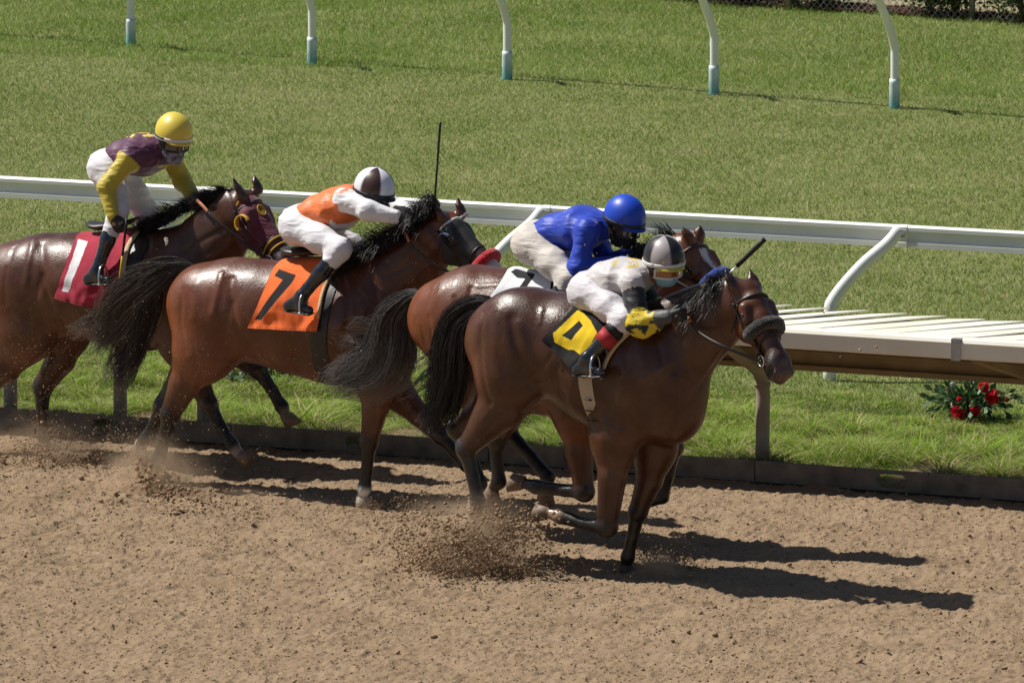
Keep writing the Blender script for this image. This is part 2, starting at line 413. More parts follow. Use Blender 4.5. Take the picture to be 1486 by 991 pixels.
# ---- grass blades
def blades(C, h, w, col3, lean=.5, seg=2, seed=1, wind=None):
    """upright tapered blades: C (n,3) roots, h heights, w widths"""
    r = np.random.default_rng(seed); n = len(C)
    a = r.random(n)*6.283; side = np.stack([np.cos(a), np.sin(a), 0*a], 1)*np.asarray(w)[:, None]*.5
    b = r.random(n)*6.283; ln = np.stack([np.cos(b), np.sin(b), 0*b], 1)*(np.asarray(h)*lean*r.random(n)**.7)[:, None]
    if wind is not None: ln = ln+np.outer(h, wind)
    V = []; 
    for k in range(seg+1):
        f = k/seg; c = C+ln*f**1.7; c[:, 2] += h*(f-.25*f*f*lean)
        ww = (1-f)**.7 if k < seg else 0.06
        V += [c-side*ww, c+side*ww]
    V = np.stack(V, 1); m = V.shape[1]
    base = (np.arange(n)*m)[:, None]
    Fs = np.concatenate([base+np.array([2*k, 2*k+1, 2*k+3, 2*k+2]) for k in range(seg)])
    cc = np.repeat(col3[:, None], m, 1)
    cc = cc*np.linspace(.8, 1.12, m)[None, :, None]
    return V.reshape(-1, 3), Fs, cc.reshape(-1, 3)
def grass_cols(n, straw, seed, g1=(.10, .20, .022), g2=(.17, .27, .035), s1=(.36, .33, .13)):
    r = np.random.default_rng(seed); t = r.random((n, 1)); g = np.array(g1)*(1-t)+np.array(g2)*t
    k = (r.random(n) < straw)[:, None]; return np.where(k, np.array(s1)*(.7+.5*t), g)
# turf course: mown, short; density follows what the lens can see
n = 2100000
t = 3.0+35*rng.random(n)**1.15; s = rng.uniform(-22, 14, n)
C = K0+np.outer(s, RD)+np.outer(t, RN); k = inview(C, 240); C, s, t = C[k], s[k], t[k]; n = len(C)
big = vnoise(s*.35+5, t*.22, 41); mid = vnoise(s*1.3, t*.9, 42); fine = vnoise(s*4.5, t*3.2, 43)
T_FAR = st(743, 117)[1]
straw = np.clip(.12+.62*mid*fine+.25*(big-.4)+np.where(t > T_FAR+.3, -.13, .05), .04, .8)
cols = grass_cols(n, 0, 44, (.125, .21, .030), (.215, .30, .052)); 
sc = np.array([.40, .385, .195]); k = rng.random(n) < straw; cols[k] = sc*(.6+.6*rng.random((k.sum(), 1)))
far = (t > T_FAR+.2)[:, None]; cols = np.where(far, cols*np.array([1.02, 1.06, .95]), cols)
cols *= (.90+.25*fine+.22*(mid-.5))[:, None]
h = (.022+.030*rng.random(n))*(.6+.9*fine)*np.where(t > T_FAR+.2, 1.5, 1.0)
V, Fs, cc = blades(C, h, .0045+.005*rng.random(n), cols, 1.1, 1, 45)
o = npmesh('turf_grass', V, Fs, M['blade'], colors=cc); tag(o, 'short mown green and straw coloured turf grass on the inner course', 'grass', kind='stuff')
print('turf blades', n)
# rough bank between the dirt rail and the turf rail
slot_s0 = st(1300, 713)[0]
n = 420000
t = .12+3.6*rng.random(n)**1.3; s = rng.uniform(-6.5, 7.5, n)
C = K0+np.outer(s, RD)+np.outer(t, RN); k = inview(C, 300); C, s, t = C[k], s[k], t[k]; n = len(C)
cl = vnoise(s*2.1, t*3.0, 51); cl2 = vnoise(s*7, t*8, 52)
hh = (.032+.17*np.clip(cl*1.25, 0, 1)**1.6*cl2*1.8)*np.clip(1.25-.28*t, .25, 1)*np.clip((t-.05)*2.2+.25, .3, 1); hh *= (.6+.8*rng.random(n))
dry = np.where(t < .24, 1.1, np.clip(1.5-2.4*(t-.05), .10, 1))*vnoise(s*1.7, t*2, 53)*1.6
cols = grass_cols(n, .24, 54, (.13, .235, .018), (.30, .44, .04), (.50, .45, .22))
k = rng.random(n) < dry; cols[k] = np.array([.44, .34, .19])*(.6+.6*rng.random((k.sum(), 1)))
cols *= (.50+.6*cl2+.25*cl)[:, None]
inslot = (t < .95) & (np.abs((s-slot_s0+.931) % 1.862-.931) < .17); cols[inslot] = np.array([.50, .40, .23])*(.5+.7*rng.random((inslot.sum(), 1))); hh[inslot] *= .3
keepb = (rng.random(n) > np.clip(.75-2.2*t, 0, .6)*vnoise(s*2.3, t*3, 55)*1.8)
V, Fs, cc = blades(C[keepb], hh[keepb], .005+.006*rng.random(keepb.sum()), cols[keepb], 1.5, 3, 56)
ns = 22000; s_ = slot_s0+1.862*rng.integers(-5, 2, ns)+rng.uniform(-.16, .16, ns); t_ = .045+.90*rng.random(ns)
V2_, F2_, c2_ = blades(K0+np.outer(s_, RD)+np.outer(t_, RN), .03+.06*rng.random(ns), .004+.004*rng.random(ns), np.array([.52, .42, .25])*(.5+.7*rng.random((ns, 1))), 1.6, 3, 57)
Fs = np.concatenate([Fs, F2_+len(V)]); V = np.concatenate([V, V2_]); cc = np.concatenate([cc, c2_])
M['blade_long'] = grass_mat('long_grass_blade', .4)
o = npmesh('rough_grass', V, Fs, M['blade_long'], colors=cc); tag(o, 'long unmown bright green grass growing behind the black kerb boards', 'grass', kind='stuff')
V = [RP(s, t, .004) for s, t in ((-40, .02), (40, .02), (40, .62), (-40, .62))]
o = npmesh('bare_verge', V, [(0, 1, 2, 3)], M['soil']); tag(o, kind='structure')

# ---- black kerb boards with an oval slot in each
def slot_board(length=1.86, hgt=.155, th=.035, sw=.215, shh=.047):
    """board in local X (along), Y (away), Z with an oval through slot in its middle"""
    N = 28; x0 = length/2-.003
    ring = [(sw/2*np.sign(math.cos(a))*abs(math.cos(a))**.55, .085+shh*np.sign(math.sin(a))*abs(math.sin(a))**.8) for a in np.linspace(0, 2*math.pi, N, endpoint=False)]
    outr = []
    for a in np.linspace(0, 2*math.pi, N, endpoint=False):
        c, s_ = math.cos(a), math.sin(a); x = .2*c*1.6; 
        k = max(abs(c)/.25, abs(s_)/.5); outr.append((np.clip(c/k, -.25, .25)*1.0, hgt/2+np.clip(s_/k, -.5, .5)*hgt))
    V, Fs = [], []
    for y in (0, th):
        V += [(x, y, z) for x, z in ring]+[(x, y, z) for x, z in outr]
        V += [(-x0, y, 0), (-.25, y, 0), (-.25, y, hgt), (-x0, y, hgt), (.25, y, 0), (x0, y, 0), (x0, y, hgt), (.25, y, hgt)]
    m = 2*N+8
    for k in range(N):
        j = (k+1) % N
        Fs += [(k, N+k, N+j, j), (m+k, m+j, m+N+j, m+N+k), (k, j, m+j, m+k), (N+k, m+N+k, m+N+j, N+j)]
    for b in (2*N, 2*N+4):
        Fs += [(b, b+1, b+2, b+3), (m+b+3, m+b+2, m+b+1, m+b), (b, m+b, m+b+1, b+1), (b+2, m+b+2, m+b+3, b+3), (b, b+3, m+b+3, m+b), (b+1, m+b+1, m+b+2, b+2)]
    return np.array(V), Fs
bv, bf = slot_board()
M['rubber_board'] = M['rubber']
kerb0 = None
slot_s = st(1300, 713)[0]
kw = ['at the far left behind the yellow-capped rider\'s horse', 'under the raised hoof behind the orange number cloth horse', 'behind the galloping forelegs near the middle',
      'behind the lead horse\'s folded foreleg', 'below the red flowers with its oval slot in full view']
for k in range(-5, 3):
    me = kerb0.data if kerb0 else None
    if kerb0 is None:
        kerb0 = empty('kerb_board'); b0 = npmesh('board', bv, bf, M['rubber'], kerb0, smooth=False)
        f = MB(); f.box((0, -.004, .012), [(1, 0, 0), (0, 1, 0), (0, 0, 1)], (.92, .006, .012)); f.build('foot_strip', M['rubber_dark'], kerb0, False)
        kb = kerb0
    else:
        kb = kerb0.copy(); col.objects.link(kb)
        for ch in kerb0.children:
            c = ch.copy(); col.objects.link(c); c.parent = kb
    kb.location = RP(slot_s+k*1.862, 0, -.012); kb.rotation_euler = (0, 0, RZ)
    lab = {-3: 'black kerb board with an oval slot below the hooves of the left horses', -2: 'black kerb board whose oval slot shows left of the middle white hoof',
           -1: 'black kerb board behind the front legs of the lead horse', 0: 'black kerb board with an oval slot below the red flowers',
           1: 'black kerb board running out of the picture at the right edge', -4: 'black kerb board at the left edge behind a dusty hind leg'}.get(k, 'black rubber kerb board continuing the row beyond the picture')
    tag(kb, lab, 'kerb board', 'black kerb boards along the dirt track')

# ---- posts of the dirt rail
def arc(a, b, c, n): return spline([a, b, c], n)
tr0 = st(1300, 487, 1.06); T_F = st(1310, 488, 1.06)[1]     # track side face of the cover
TPOST = st(1102, 686)[1]+.05
def gooseneck(parent=None):
    m = MB(); off = T_F-TPOST
    path = [(0, 0, -.1), (0, 0, .3), (0, 0, .56), (0, off*.12, .68), (0, off*.45, .80), (0, off*.72, .90), (0, off*.8, .94)]
    m.tube(spline(path, 22), np.linspace(.047, .044, 22), 14); return m
post_labels = {12: 'weathered rail post at the left edge beside a brown hind leg', 171: 'weathered rail post between the first horse and the streaming black tail', 292: 'weathered rail post half hidden behind the second horse\'s hind legs',
               679: 'weathered rail post seen between two tails near the middle', 1102: 'weathered rail post with a curved neck right of the lead horse\'s chest'}
p0 = None
for pxx in (12, 171, 292, 679, 1102, 1580):
    sp = st(pxx, 686+(pxx-1102)*.0716)[0]
    if p0 is None:
        p0 = empty('rail_post'); gooseneck().build('post', M['post'], p0)
        m = MB(); m.tube([(0, 0, .555), (0, 0, .585)], .052, 14); m.build('collar', M['post'], p0); pp = p0
    else:
        pp = p0.copy(); col.objects.link(pp)
        for ch in p0.children: c = ch.copy(); col.objects.link(c); c.parent = pp
    pp.location = RP(sp, TPOST, 0); pp.rotation_euler = (0, 0, RZ)
    tag(pp, post_labels.get(pxx, 'weathered rail post beyond the right edge of the picture'), 'rail post', 'posts carrying the dirt track rail')
# ---- covered safety rail
root = empty('covered_rail', RP(0, T_F, 0), RZ); ztop = 1.06; D = .72
tag(root, 'low cream safety rail with an overlapping panel cover along the dirt track', 'safety rail')
X, Y, Z3 = (1, 0, 0), (0, 1, 0), (0, 0, 1)
m = MB()
L0, L1 = -14, 12
m.prism([(-.005, -.115), (.012, -.125), (.012, -.008), (.05, .002), (.05, .012), (.0, .0), (-.012, -.02)], (L0, 0, ztop), (L1, 0, ztop), Y, Z3)
m.build('front_fascia', M['cream'], root, False)
m = MB()
m.prism([(D-.02, -.005), (D, -.005), (D, -.33), (D-.02, -.33)], (L0, 0, ztop), (L1, 0, ztop), Y, Z3)
m.prism([(D-.06, -.325), (D+.01, -.325), (D+.01, -.36), (D-.06, -.36)], (L0, 0, ztop), (L1, 0, ztop), Y, Z3)
m.prism([(D-.04, -.235), (D-.021, -.235), (D-.021, -.255), (D-.04, -.255)], (L0, 0, ztop), (L1, 0, ztop), Y, Z3)
m.prism([(.02, -.02), (D-.025, -.02), (D-.025, -.03), (.02, -.03)], (L0, 0, ztop), (L1, 0, ztop), Y, Z3)
m.build('back_web', M['tan'], root, False)
m = MB(); x = L0
while x < L1:
    j = random.uniform(-.004, .004); w = .262; dk = .60
    # diagonal overlapping flap, its near edge lifted over the neighbour
    za, zb = ztop+.028+j, ztop+.012
    V = [(x-.02, .045, zb-.004), (x+w, .045, za-.014), (x+w+dk, D+.02, za+.014+j*2), (x+dk-.02, D+.02, zb+.004)]
    V = [(a, b, c) for a, b, c in V]; V2 = [(a, b, c-.009) for a, b, c in V]
    m.add(V+V2, [(0, 1, 2, 3), (7, 6, 5, 4), (0, 4, 5, 1), (1, 5, 6, 2), (2, 6, 7, 3), (3, 7, 4, 0)]); x += w
m.build('cover_panels', M['cream'], root, False)
sb = st(1395, 500, 1.0)[0]-root.location.x*0
def loc_s(px, py, z): return st(px, py, z)[0]
m = MB(); s0 = loc_s(1393, 505, 1.0); m.box((s0, -.0165, ztop-.062), [X, Y, Z3], (.030, .004, .068)); m.box((s0, .01, ztop+.004), [X, Y, Z3], (.030, .028, .004))
cl_ = m.build('steel_clamp', M['steel'], root, False)
for s1 in (loc_s(1450, 520, .9),):
    m = MB(); m.prism([(-.04, -.02), (.04, -.02), (.04, .02), (-.04, .02)], (s1-.02, .03, ztop-.12), (s1+.16, D-.04, ztop-.33), (1, -.2, 0), (0, .3, 1)); m.build('brace', M['tan'], root, False)
# ---- white turf rail with curved posts leaning over the turf course
s2, t2 = st(1204, 552); s1_, _ = st(690, 515)
TR = t2
offA = .40; z_w = None
# rail height so that its top meets the photograph
def solve_z(px, py, tline):
    lo, hi = .4, 2.0
    for _ in range(50):
        mid = (lo+hi)/2; tt_ = st(px, py, mid)[1]
        if tt_ > tline: lo = mid
        else: hi = mid
    return mid
ZR = solve_z(1285, 326, TR+offA)
print('turf rail z', ZR, 'T', TR, 'kerb dir', math.degrees(RZ), 'cover T', T_F, 'tpost', TPOST)
root = empty('turf_rail', RP(0, TR+offA, 0), RZ); tag(root, 'long white running rail on curved posts along the near side of the turf', 'running rail')
prof = [(.0, 0), (.05, .0), (.05, -.155), (-.008, -.155), (-.008, -.120), (.016, -.112), (.016, -.045), (-.012, -.037), (-.012, -.012)]
m = MB(); joints = [-16, -9.1, -5.2]
sj = [st(772, 305, ZR)[0], st(1286, 335, ZR)[0]]; gap = sj[1]-sj[0]
xs = [sj[0]+gap*k for k in range(-6, 5)]
for a, b in zip(xs[:-1], xs[1:]): m.prism(prof, (a+.004, 0, ZR), (b-.004, 0, ZR), Y, Z3)
m.build('rail_beam', M['white'], root, False)
for a in xs:
    m = MB(); m.prism([(x_*1.05-.001, y_*1.02) for x_, y_ in prof], (a-.035, -.003, ZR+.003), (a+.035, -.003, ZR+.003), Y, Z3)
    m.build('joint_sleeve', M['white'], root, False)
lean = sj[1]-s2
for a in xs[3:10]:
    m = MB(); path = [(a-lean, -offA, -.05), (a-lean, -offA, .45), (a-lean+.02, -offA*.92, .58), (a-lean*.55, -offA*.62, .80), (a-lean*.18, -offA*.3, ZR-.12), (a-.0, -.06, ZR-.02)]
    m.tube(spline(path, 26), .046, 14); m.build('curved_post', M['white'], root)
    m = MB(); m.tube([(a+.01, -.09, ZR-.06), (a+.01, -.035, ZR-.06)], .02, 8); m.build('bolt', M['steel'], root)
# ---- far running rail
fb = [(190, 67), (453, 95), (736, 116), (1036, 138), (1298, 158)]
fst = [st(*p) for p in fb]; mt = np.mean([q[1] for q in fst]); fdir = np.polyfit([q[0] for q in fst], [q[1] for q in fst], 1)
print('far rail t', [round(q[1], 2) for q in fst], 's', [round(q[0], 2) for q in fst])
fa = math.atan(fdir[0]); FD = RD*math.cos(fa)+RN*math.sin(fa); FN = np.array([-FD[1], FD[0], 0]); FZ = math.atan2(FD[1], FD[0])
M['teal_post'] = mat('post_sleeve', (.5, .6, .6), .5, .4, attr=True, noise=.15, nscale=12)
fgap = (fst[-1][0]-fst[0][0])/4
fp0 = None; flab = ['far white curved post standing above the yellow cap, leftmost of its row', 'far white curved post second from the left of its row', 'far white curved post above the upright whip, third of its row',
                    'far white curved post above the blue cap, fourth of its row', 'far white curved post rightmost of its row above the covered rail']
OFFF = -.42
for k, q in enumerate(fst):
    if fp0 is None:
        fp0 = empty('far_rail_post')
        m = MB(); m.tube(spline([(0, 0, .2), (0, 0, .5), (0, -.015, .62), (0, OFFF*.3, .85), (0, OFFF*.75, 1.12), (0, OFFF*1.0, 1.24)], 24), .042, 12); m.build('curved_tube', M['white'], fp0)
        m = MB(); zz = np.linspace(-.05, .29, 10); m.tube([(0, 0, z) for z in zz], .052, 14)
        V = np.concatenate(m.V); k_ = np.clip(V[:, 2]/.27, 0, 1)[:, None]**.8
        cc = np.array([.03, .27, .30])*(1-k_)+np.array([.62, .70, .72])*k_
        npmesh('ground_sleeve', V, m.F, M['teal_post'], fp0, colors=cc); fp = fp0
    else:
        fp = fp0.copy(); col.objects.link(fp)
        for ch in fp0.children: c = ch.copy(); col.objects.link(c); c.parent = fp
    fp.location = RP(q[0], q[1], 0); fp.rotation_euler = (0, 0, FZ); tag(fp, flab[k], 'rail post', 'curved posts of the far running rail')
A = RP(*fst[0]); B = RP(*fst[-1]); u = (B-A)/np.linalg.norm(B-A)
root = empty('far_running_rail', tuple(A), FZ); tag(root, 'far running rail whose thin shadow lies along the turf', 'running rail')
m = MB(); m.prism([(-.03, 0), (.03, 0), (.03, -.10), (-.03, -.10)], (-14, OFFF*.62, 1.34), (16, OFFF*.62, 1.34), Y, Z3); m.build('rail_beam', M['white'], root, False)

# ---- fence, mulch bed and bushes at the top right
f0, f1 = P(975, 3), P(1486, 36); fd = (f1-f0)/np.linalg.norm(f1-f0); fnn = np.array([-fd[1], fd[0], 0]); fz = math.atan2(fd[1], fd[0])
M['mulch'] = mat('mulch', (.13, .05, .03), .95, .1, color2=(.06, .025, .018), nscale=9, detail=6, bump=1, bscale=60, bdist=.02)
M['beige'] = mat('bare_ground', (.42, .33, .25), .95, .1, color2=(.33, .25, .18), nscale=2)
Lf = np.linalg.norm(f1-f0)
def FP(s, t, z=0): return f0+fd*s+fnn*t+ZZ*z
o = npmesh('mulch_bed', [FP(-6, .10, .012), FP(Lf+6, .10, .012), FP(Lf+6, .62, .012), FP(-6, .62, .012)], [(0, 1, 2, 3)], M['mulch']); tag(o, kind='structure')
o = npmesh('service_road', [FP(-8, .62, .016), FP(Lf+8, .62, .016), FP(Lf+8, 20, .016), FP(-8, 20, .016)], [(0, 1, 2, 3)], M['beige']); tag(o, kind='structure')
n = 3800; C = f0+np.outer(rng.uniform(-1, Lf+2, n), fd)+np.outer(.02+.62*rng.random(n), fnn); C[:, 2] = .02+.02*rng.random(n)
V, Fs = blobs(C, .015+.03*rng.random(n), 9, .4, .6)
M['chips'] = mat('bark_chips', (.13, .055, .035), .95, .1, color2=(.05, .024, .018), nscale=7)
o = npmesh('bark_mulch', V, Fs, M['chips'], smooth=False); tag(o, 'reddish brown bark mulch along the foot of the chain link fence', 'mulch', kind='stuff')
root = empty('chain_link_fence', tuple(f0), fz); tag(root, 'grey chain link fence at the top right beyond the turf', 'fence')
M['wire'] = mat('galvanised_wire', (.30, .31, .32), .45, .5, metal=.5)
m = MB(); c = .085; hgt = 1.7; x = -6.0
V = []; Fs = []; w = .0035
def strip(a, b):
    global V, Fs
    k = len(V); d = np.array([b[2]-a[2], 0, a[0]-b[0]]); d = d/np.linalg.norm(d)*w
    yv = np.array([0, w, 0]); a = np.array(a); b = np.array(b)
    V += [a-d, a+yv, a+d, b-d, b+yv, b+d]; Fs += [(k, k+1, k+4, k+3), (k+1, k+2, k+5, k+4), (k+2, k, k+3, k+5)]
while x < Lf+3:
    strip((x, .0, .02), (x+hgt, .0, .02+hgt)); strip((x+hgt, .008, .02), (x, .008, .02+hgt)); x += c
npmesh('wire_mesh', V, Fs, M['wire'], root, False)
for pxx in (1132, 1398):
    a = P(pxx, 3+(pxx-975)*33/511+3)-f0; s_ = a@fd
    m = MB(); m.tube([(s_, -.03, -.05), (s_, -.03, 1.8)], .035, 10); m.build('fence_post', M['steel'], root)
m = MB(); m.tube([(-6, -.03, 1.75), (Lf+3, -.03, 1.75)], .022, 8); m.build('top_rail', M['steel'], root)
M['leaf_dark'] = mat('shrub_leaf', (.035, .06, .015), .5, .4, attr=True, trans=.25)
M['twig'] = mat('twig', (.09, .06, .04), .8, .2)
def leaves(C, size, cols, seed=1, asp=.45):
    r = np.random.default_rng(seed); n = len(C); a = r.normal(size=(n, 3)); a /= np.linalg.norm(a, axis=1)[:, None]; b = np.cross(a, r.normal(size=(n, 3))); b /= np.linalg.norm(b, axis=1)[:, None]
    size = np.asarray(size)[:, None]; nn = np.cross(a, b)
    V = np.stack([C-a*size*.5, C+b*size*asp*.5+nn*size*.08, C+a*size*.5, C-b*size*asp*.5+nn*size*.08], 1)
    return V.reshape(-1, 3), np.arange(4*n).reshape(n, 4), np.repeat(cols, 4, 0)
def shrub(name, base, r, h, n, label, cat, seed, leafs=.05, c1=(.03, .055, .012), c2=(.07, .10, .03), group=None):
    rr = np.random.default_rng(seed); root = empty(name, tuple(base)); tag(root, label, cat, group)
    m = MB(); tips = []
    for k in range(9):
        a = rr.uniform(0, 6.28); e = np.array([math.cos(a)*r*rr.uniform(.3, .8), math.sin(a)*r*rr.uniform(.3, .8), h*rr.uniform(.6, .95)])
        m.tube(spline([(0, 0, 0), e*.5+[0, 0, h*.12], e], 6), np.linspace(.018, .006, 6), 5); tips.append(e)
    m.build('stems', M['twig'], root)
    cl = rr.normal(size=(26, 3)); cl /= np.linalg.norm(cl, axis=1)[:, None]; cl *= rr.uniform(.45, 1, (26, 1))
    cl = cl*[r*.8, r*.8, h*.42]+[0, 0, h*.52]
    C = cl[rr.integers(0, 26, n)]+rr.normal(size=(n, 3))*[r*.2, r*.2, h*.12]; C[:, 2] = np.abs(C[:, 2])
    t_ = rr.random((n, 1)); V, Fs, cc = leaves(C, leafs*(.6+.8*rr.random(n)), np.array(c1)*(1-t_)+np.array(c2)*t_, seed)
    npmesh('foliage', V, Fs, M['leaf_dark'], root, colors=cc); return root
for (pxx, pyy, r_, h_, sd, lb) in ((1070, 9, .9, .8, 1, 'low dark shrub behind the fence left of the first fence post'), (1185, 14, .7, .7, 2, 'low dark shrub behind the fence right of the first fence post'),
                               (1340, 27, .45, .9, 3, 'bare twiggy dark shrub left of the second fence post'), (1378, 30, .36, 1.0, 4, 'round green shrub just beside the second fence post'),
                               (1478, 37, .5, 1.0, 5, 'dark shrub with red blooms at the top right corner')):
    b = P(pxx, pyy)+fnn*.12; b[2] = 0
    shrub('shrub', b, r_, h_, 2200, lb, 'shrub', sd, .06, group='shrubs behind the chain link fence')
# ================================================================ horses
M['coat'] = None
def coat_mat(name, rough=.365):
    m = bpy.data.materials.new(name); m.use_nodes = True; N = m.node_tree.nodes; L = m.node_tree.links; b = N['Principled BSDF']
    a = N.new('ShaderNodeAttribute'); a.attribute_name = 'col'
    tc = N.new('ShaderNodeTexCoord')
    n = N.new('ShaderNodeTexNoise'); n.inputs['Scale'].default_value = 5; n.inputs['Detail'].default_value = 9; n.inputs['Roughness'].default_value = .65; L.new(tc.outputs['Object'], n.inputs[0])
    mr = N.new('ShaderNodeMapRange'); mr.inputs[1].default_value = .25; mr.inputs[2].default_value = .75; mr.inputs[3].default_value = .72; mr.inputs[4].default_value = 1.28; L.new(n.outputs[0], mr.inputs[0])
    vm = N.new('ShaderNodeVectorMath'); vm.operation = 'SCALE'; L.new(a.outputs['Color'], vm.inputs[0]); L.new(mr.outputs[0], vm.inputs['Scale']); L.new(vm.outputs[0], b.inputs['Base Color'])
    # sweat makes the gloss patchy
    n2 = N.new('ShaderNodeTexNoise'); n2.inputs['Scale'].default_value = 7; n2.inputs['Detail'].default_value = 6; L.new(tc.outputs['Object'], n2.inputs[0])
    m2 = N.new('ShaderNodeMapRange'); m2.inputs[1].default_value = .35; m2.inputs[2].default_value = .65; m2.inputs[3].default_value = rough-.10; m2.inputs[4].default_value = rough+.10; L.new(n2.outputs[0], m2.inputs[0]); L.new(m2.outputs[0], b.inputs['Roughness'])
    b.inputs['Specular IOR Level'].default_value = .42
    m5 = N.new('ShaderNodeMapRange'); m5.inputs[1].default_value = .40; m5.inputs[2].default_value = .62; m5.inputs[3].default_value = .05; m5.inputs[4].default_value = .55
    b.inputs['Coat Roughness'].default_value = .27; b.inputs['Coat IOR'].default_value = 1.42; L.new(n.outputs[0], m5.inputs[0]); L.new(m5.outputs[0], b.inputs['Coat Weight'])
    mp = N.new('ShaderNodeMapping'); mp.inputs['Scale'].default_value = (1, 1, .35); L.new(tc.outputs['Object'], mp.inputs[0])
    n3 = N.new('ShaderNodeTexNoise'); n3.inputs['Scale'].default_value = 16; n3.inputs['Detail'].default_value = 8; n3.inputs['Roughness'].default_value = .6; L.new(mp.outputs[0], n3.inputs[0])
    bp = N.new('ShaderNodeBump'); bp.inputs['Strength'].default_value = .38; bp.inputs['Distance'].default_value = .011; L.new(n3.outputs[0], bp.inputs['Height'])
    n4 = N.new('ShaderNodeTexNoise'); n4.inputs['Scale'].default_value = 140; n4.inputs['Detail'].default_value = 3; L.new(mp.outputs[0], n4.inputs[0])
    bp2 = N.new('ShaderNodeBump'); bp2.inputs['Strength'].default_value = .7; bp2.inputs['Distance'].default_value = .003; L.new(n4.outputs[0], bp2.inputs['Height']); L.new(bp.outputs[0], bp2.inputs['Normal']); L.new(bp2.outputs[0], b.inputs['Normal'])
    return m
M['coat'] = coat_mat('horse_coat')
M['hair'] = mat('horse_hair', (.018, .014, .012), .42, .5, attr=True)
M['hoof'] = mat('hoof', (.22, .15, .10), .6, .4, color2=(.12, .085, .06), nscale=30)
M['hoof_dark'] = mat('dark_hoof', (.03, .024, .02), .55, .4, color2=(.06, .045, .035), nscale=20)
M['hoof_pale'] = mat('pale_hoof', (.50, .44, .36), .6, .4, color2=(.36, .29, .22), nscale=20)
M['eye'] = mat('horse_eye', (.012, .008, .006), .08, .8)
M['leather'] = mat('black_leather', (.016, .014, .013), .45, .5)
M['rubber_rein'] = mat('rubber_rein', (.40, .16, .09), .6, .3)
M['metal'] = mat('bit_metal', (.62, .62, .62), .25, .5, metal=.9)
M['blackcloth'] = mat('black_cloth', (.014, .014, .016), .7, .3, bump=.2, bscale=200)
class Head:
    def __init__(H, fr, poll, muz, phi, L=None):
        H.P = fr.J(*poll); H.M = fr.J(*muz); H.d = H.M-H.P; H.L = np.linalg.norm(H.d) if L is None else L; H.d = H.d/np.linalg.norm(H.d)
        s = np.array([-math.sin(R(phi)), -math.cos(R(phi)), 0]); s = s-H.d*(s@H.d); H.s = s/np.linalg.norm(s); H.n = np.cross(H.s, H.d)
        H.k = H.L/.60*1.10
    def at(H, a, b, c=0.0):
        """a: share of the way poll to muzzle; b: metres towards the face; c: metres to the camera side"""
        return H.P+H.d*a*H.L+H.n*b*H.k+H.s*c*H.k*1.08
    def skull(H, S, ears, coatmuz=.85):
        k = H.k; at = H.at
        S.cone(at(.07, -.075), at(.22, -.085), .070*k, .082*k, k=.03, ax=H.s, sc=.95)
        S.cone(at(.22, -.07), at(.40, -.078), .075*k, .066*k, k=.03, ax=H.s, sc=.95)
        for sg in (1, -1):
            S.cone(at(.25, -.045, sg*.066), at(.36, -.060, sg*.074), .033*k, .027*k, k=.03)           # brow
            S.cone(at(.20, -.150, sg*.036), at(.36, -.152, sg*.042), .082*k, .070*k, k=.022, ax=H.s, sc=.52)  # cheek
            S.cone(at(.38, -.078, sg*.050), at(.58, -.060, sg*.036), .014*k, .012*k, k=.02)           # facial crest
            S.cone(at(.85, -.052, sg*.034), at(.94, -.064, sg*.046), .030*k, .030*k, k=.012, c=coatmuz)  # nostril wing
        S.cone(at(.38, -.065), at(.80, -.056), .066*k, .053*k, k=.03, ax=H.s, sc=.86)                 # nasal bone
        S.cone(at(.80, -.066), at(.93, -.080), .058*k, .055*k, k=.03, ax=H.s, sc=1.0, c=coatmuz)
        S.cone(at(.95, -.082), at(.975, -.098), .036*k, .030*k, k=.02, c=coatmuz)                     # upper lip
        S.cone(at(.34, -.175), at(.62, -.140), .050*k, .036*k, k=.04, ax=H.s, sc=.75)                 # jaw bars
        S.cone(at(.62, -.140), at(.88, -.138), .040*k, .036*k, k=.03, c=.5)
        S.cone(at(.90, -.135), at(.93, -.137), .028*k, .024*k, k=.015, c=coatmuz)                     # chin
        S.cone(at(.5, -.09), at(.8, -.09), .045*k, .04*k, k=.03, ax=H.s, sc=.7)
        for sg in (1, -1):
            S.cone(at(.925, -.040, sg*.068), at(.955, -.062, sg*.066), .024*k, .018*k, k=.006, sub=True)
            S.cone(at(.318, -.074, sg*.114), at(.34, -.074, sg*.114), .014*k, .014*k, k=.02, sub=True)
        S.cone(at(.80, -.107, .05), at(.97, -.112, .05), .004, .004, k=.008, sub=True)
        H.ears = ears
        for (b, t, w) in ears:
            S.cone(at(.06, -.06, .03*(1 if (b-H.P)@H.s > 0 else -1)), b, .040, .030, k=.03)
            m_ = b+(t-b)*.42; ax = H.n*.8-H.s*.2
            S.cone(b, m_, .027*k, .031*k, k=.02, ax=ax, sc=.6, c=.25); S.cone(m_, t, .030*k, .004, k=.01, ax=ax, sc=.5, c=.75)
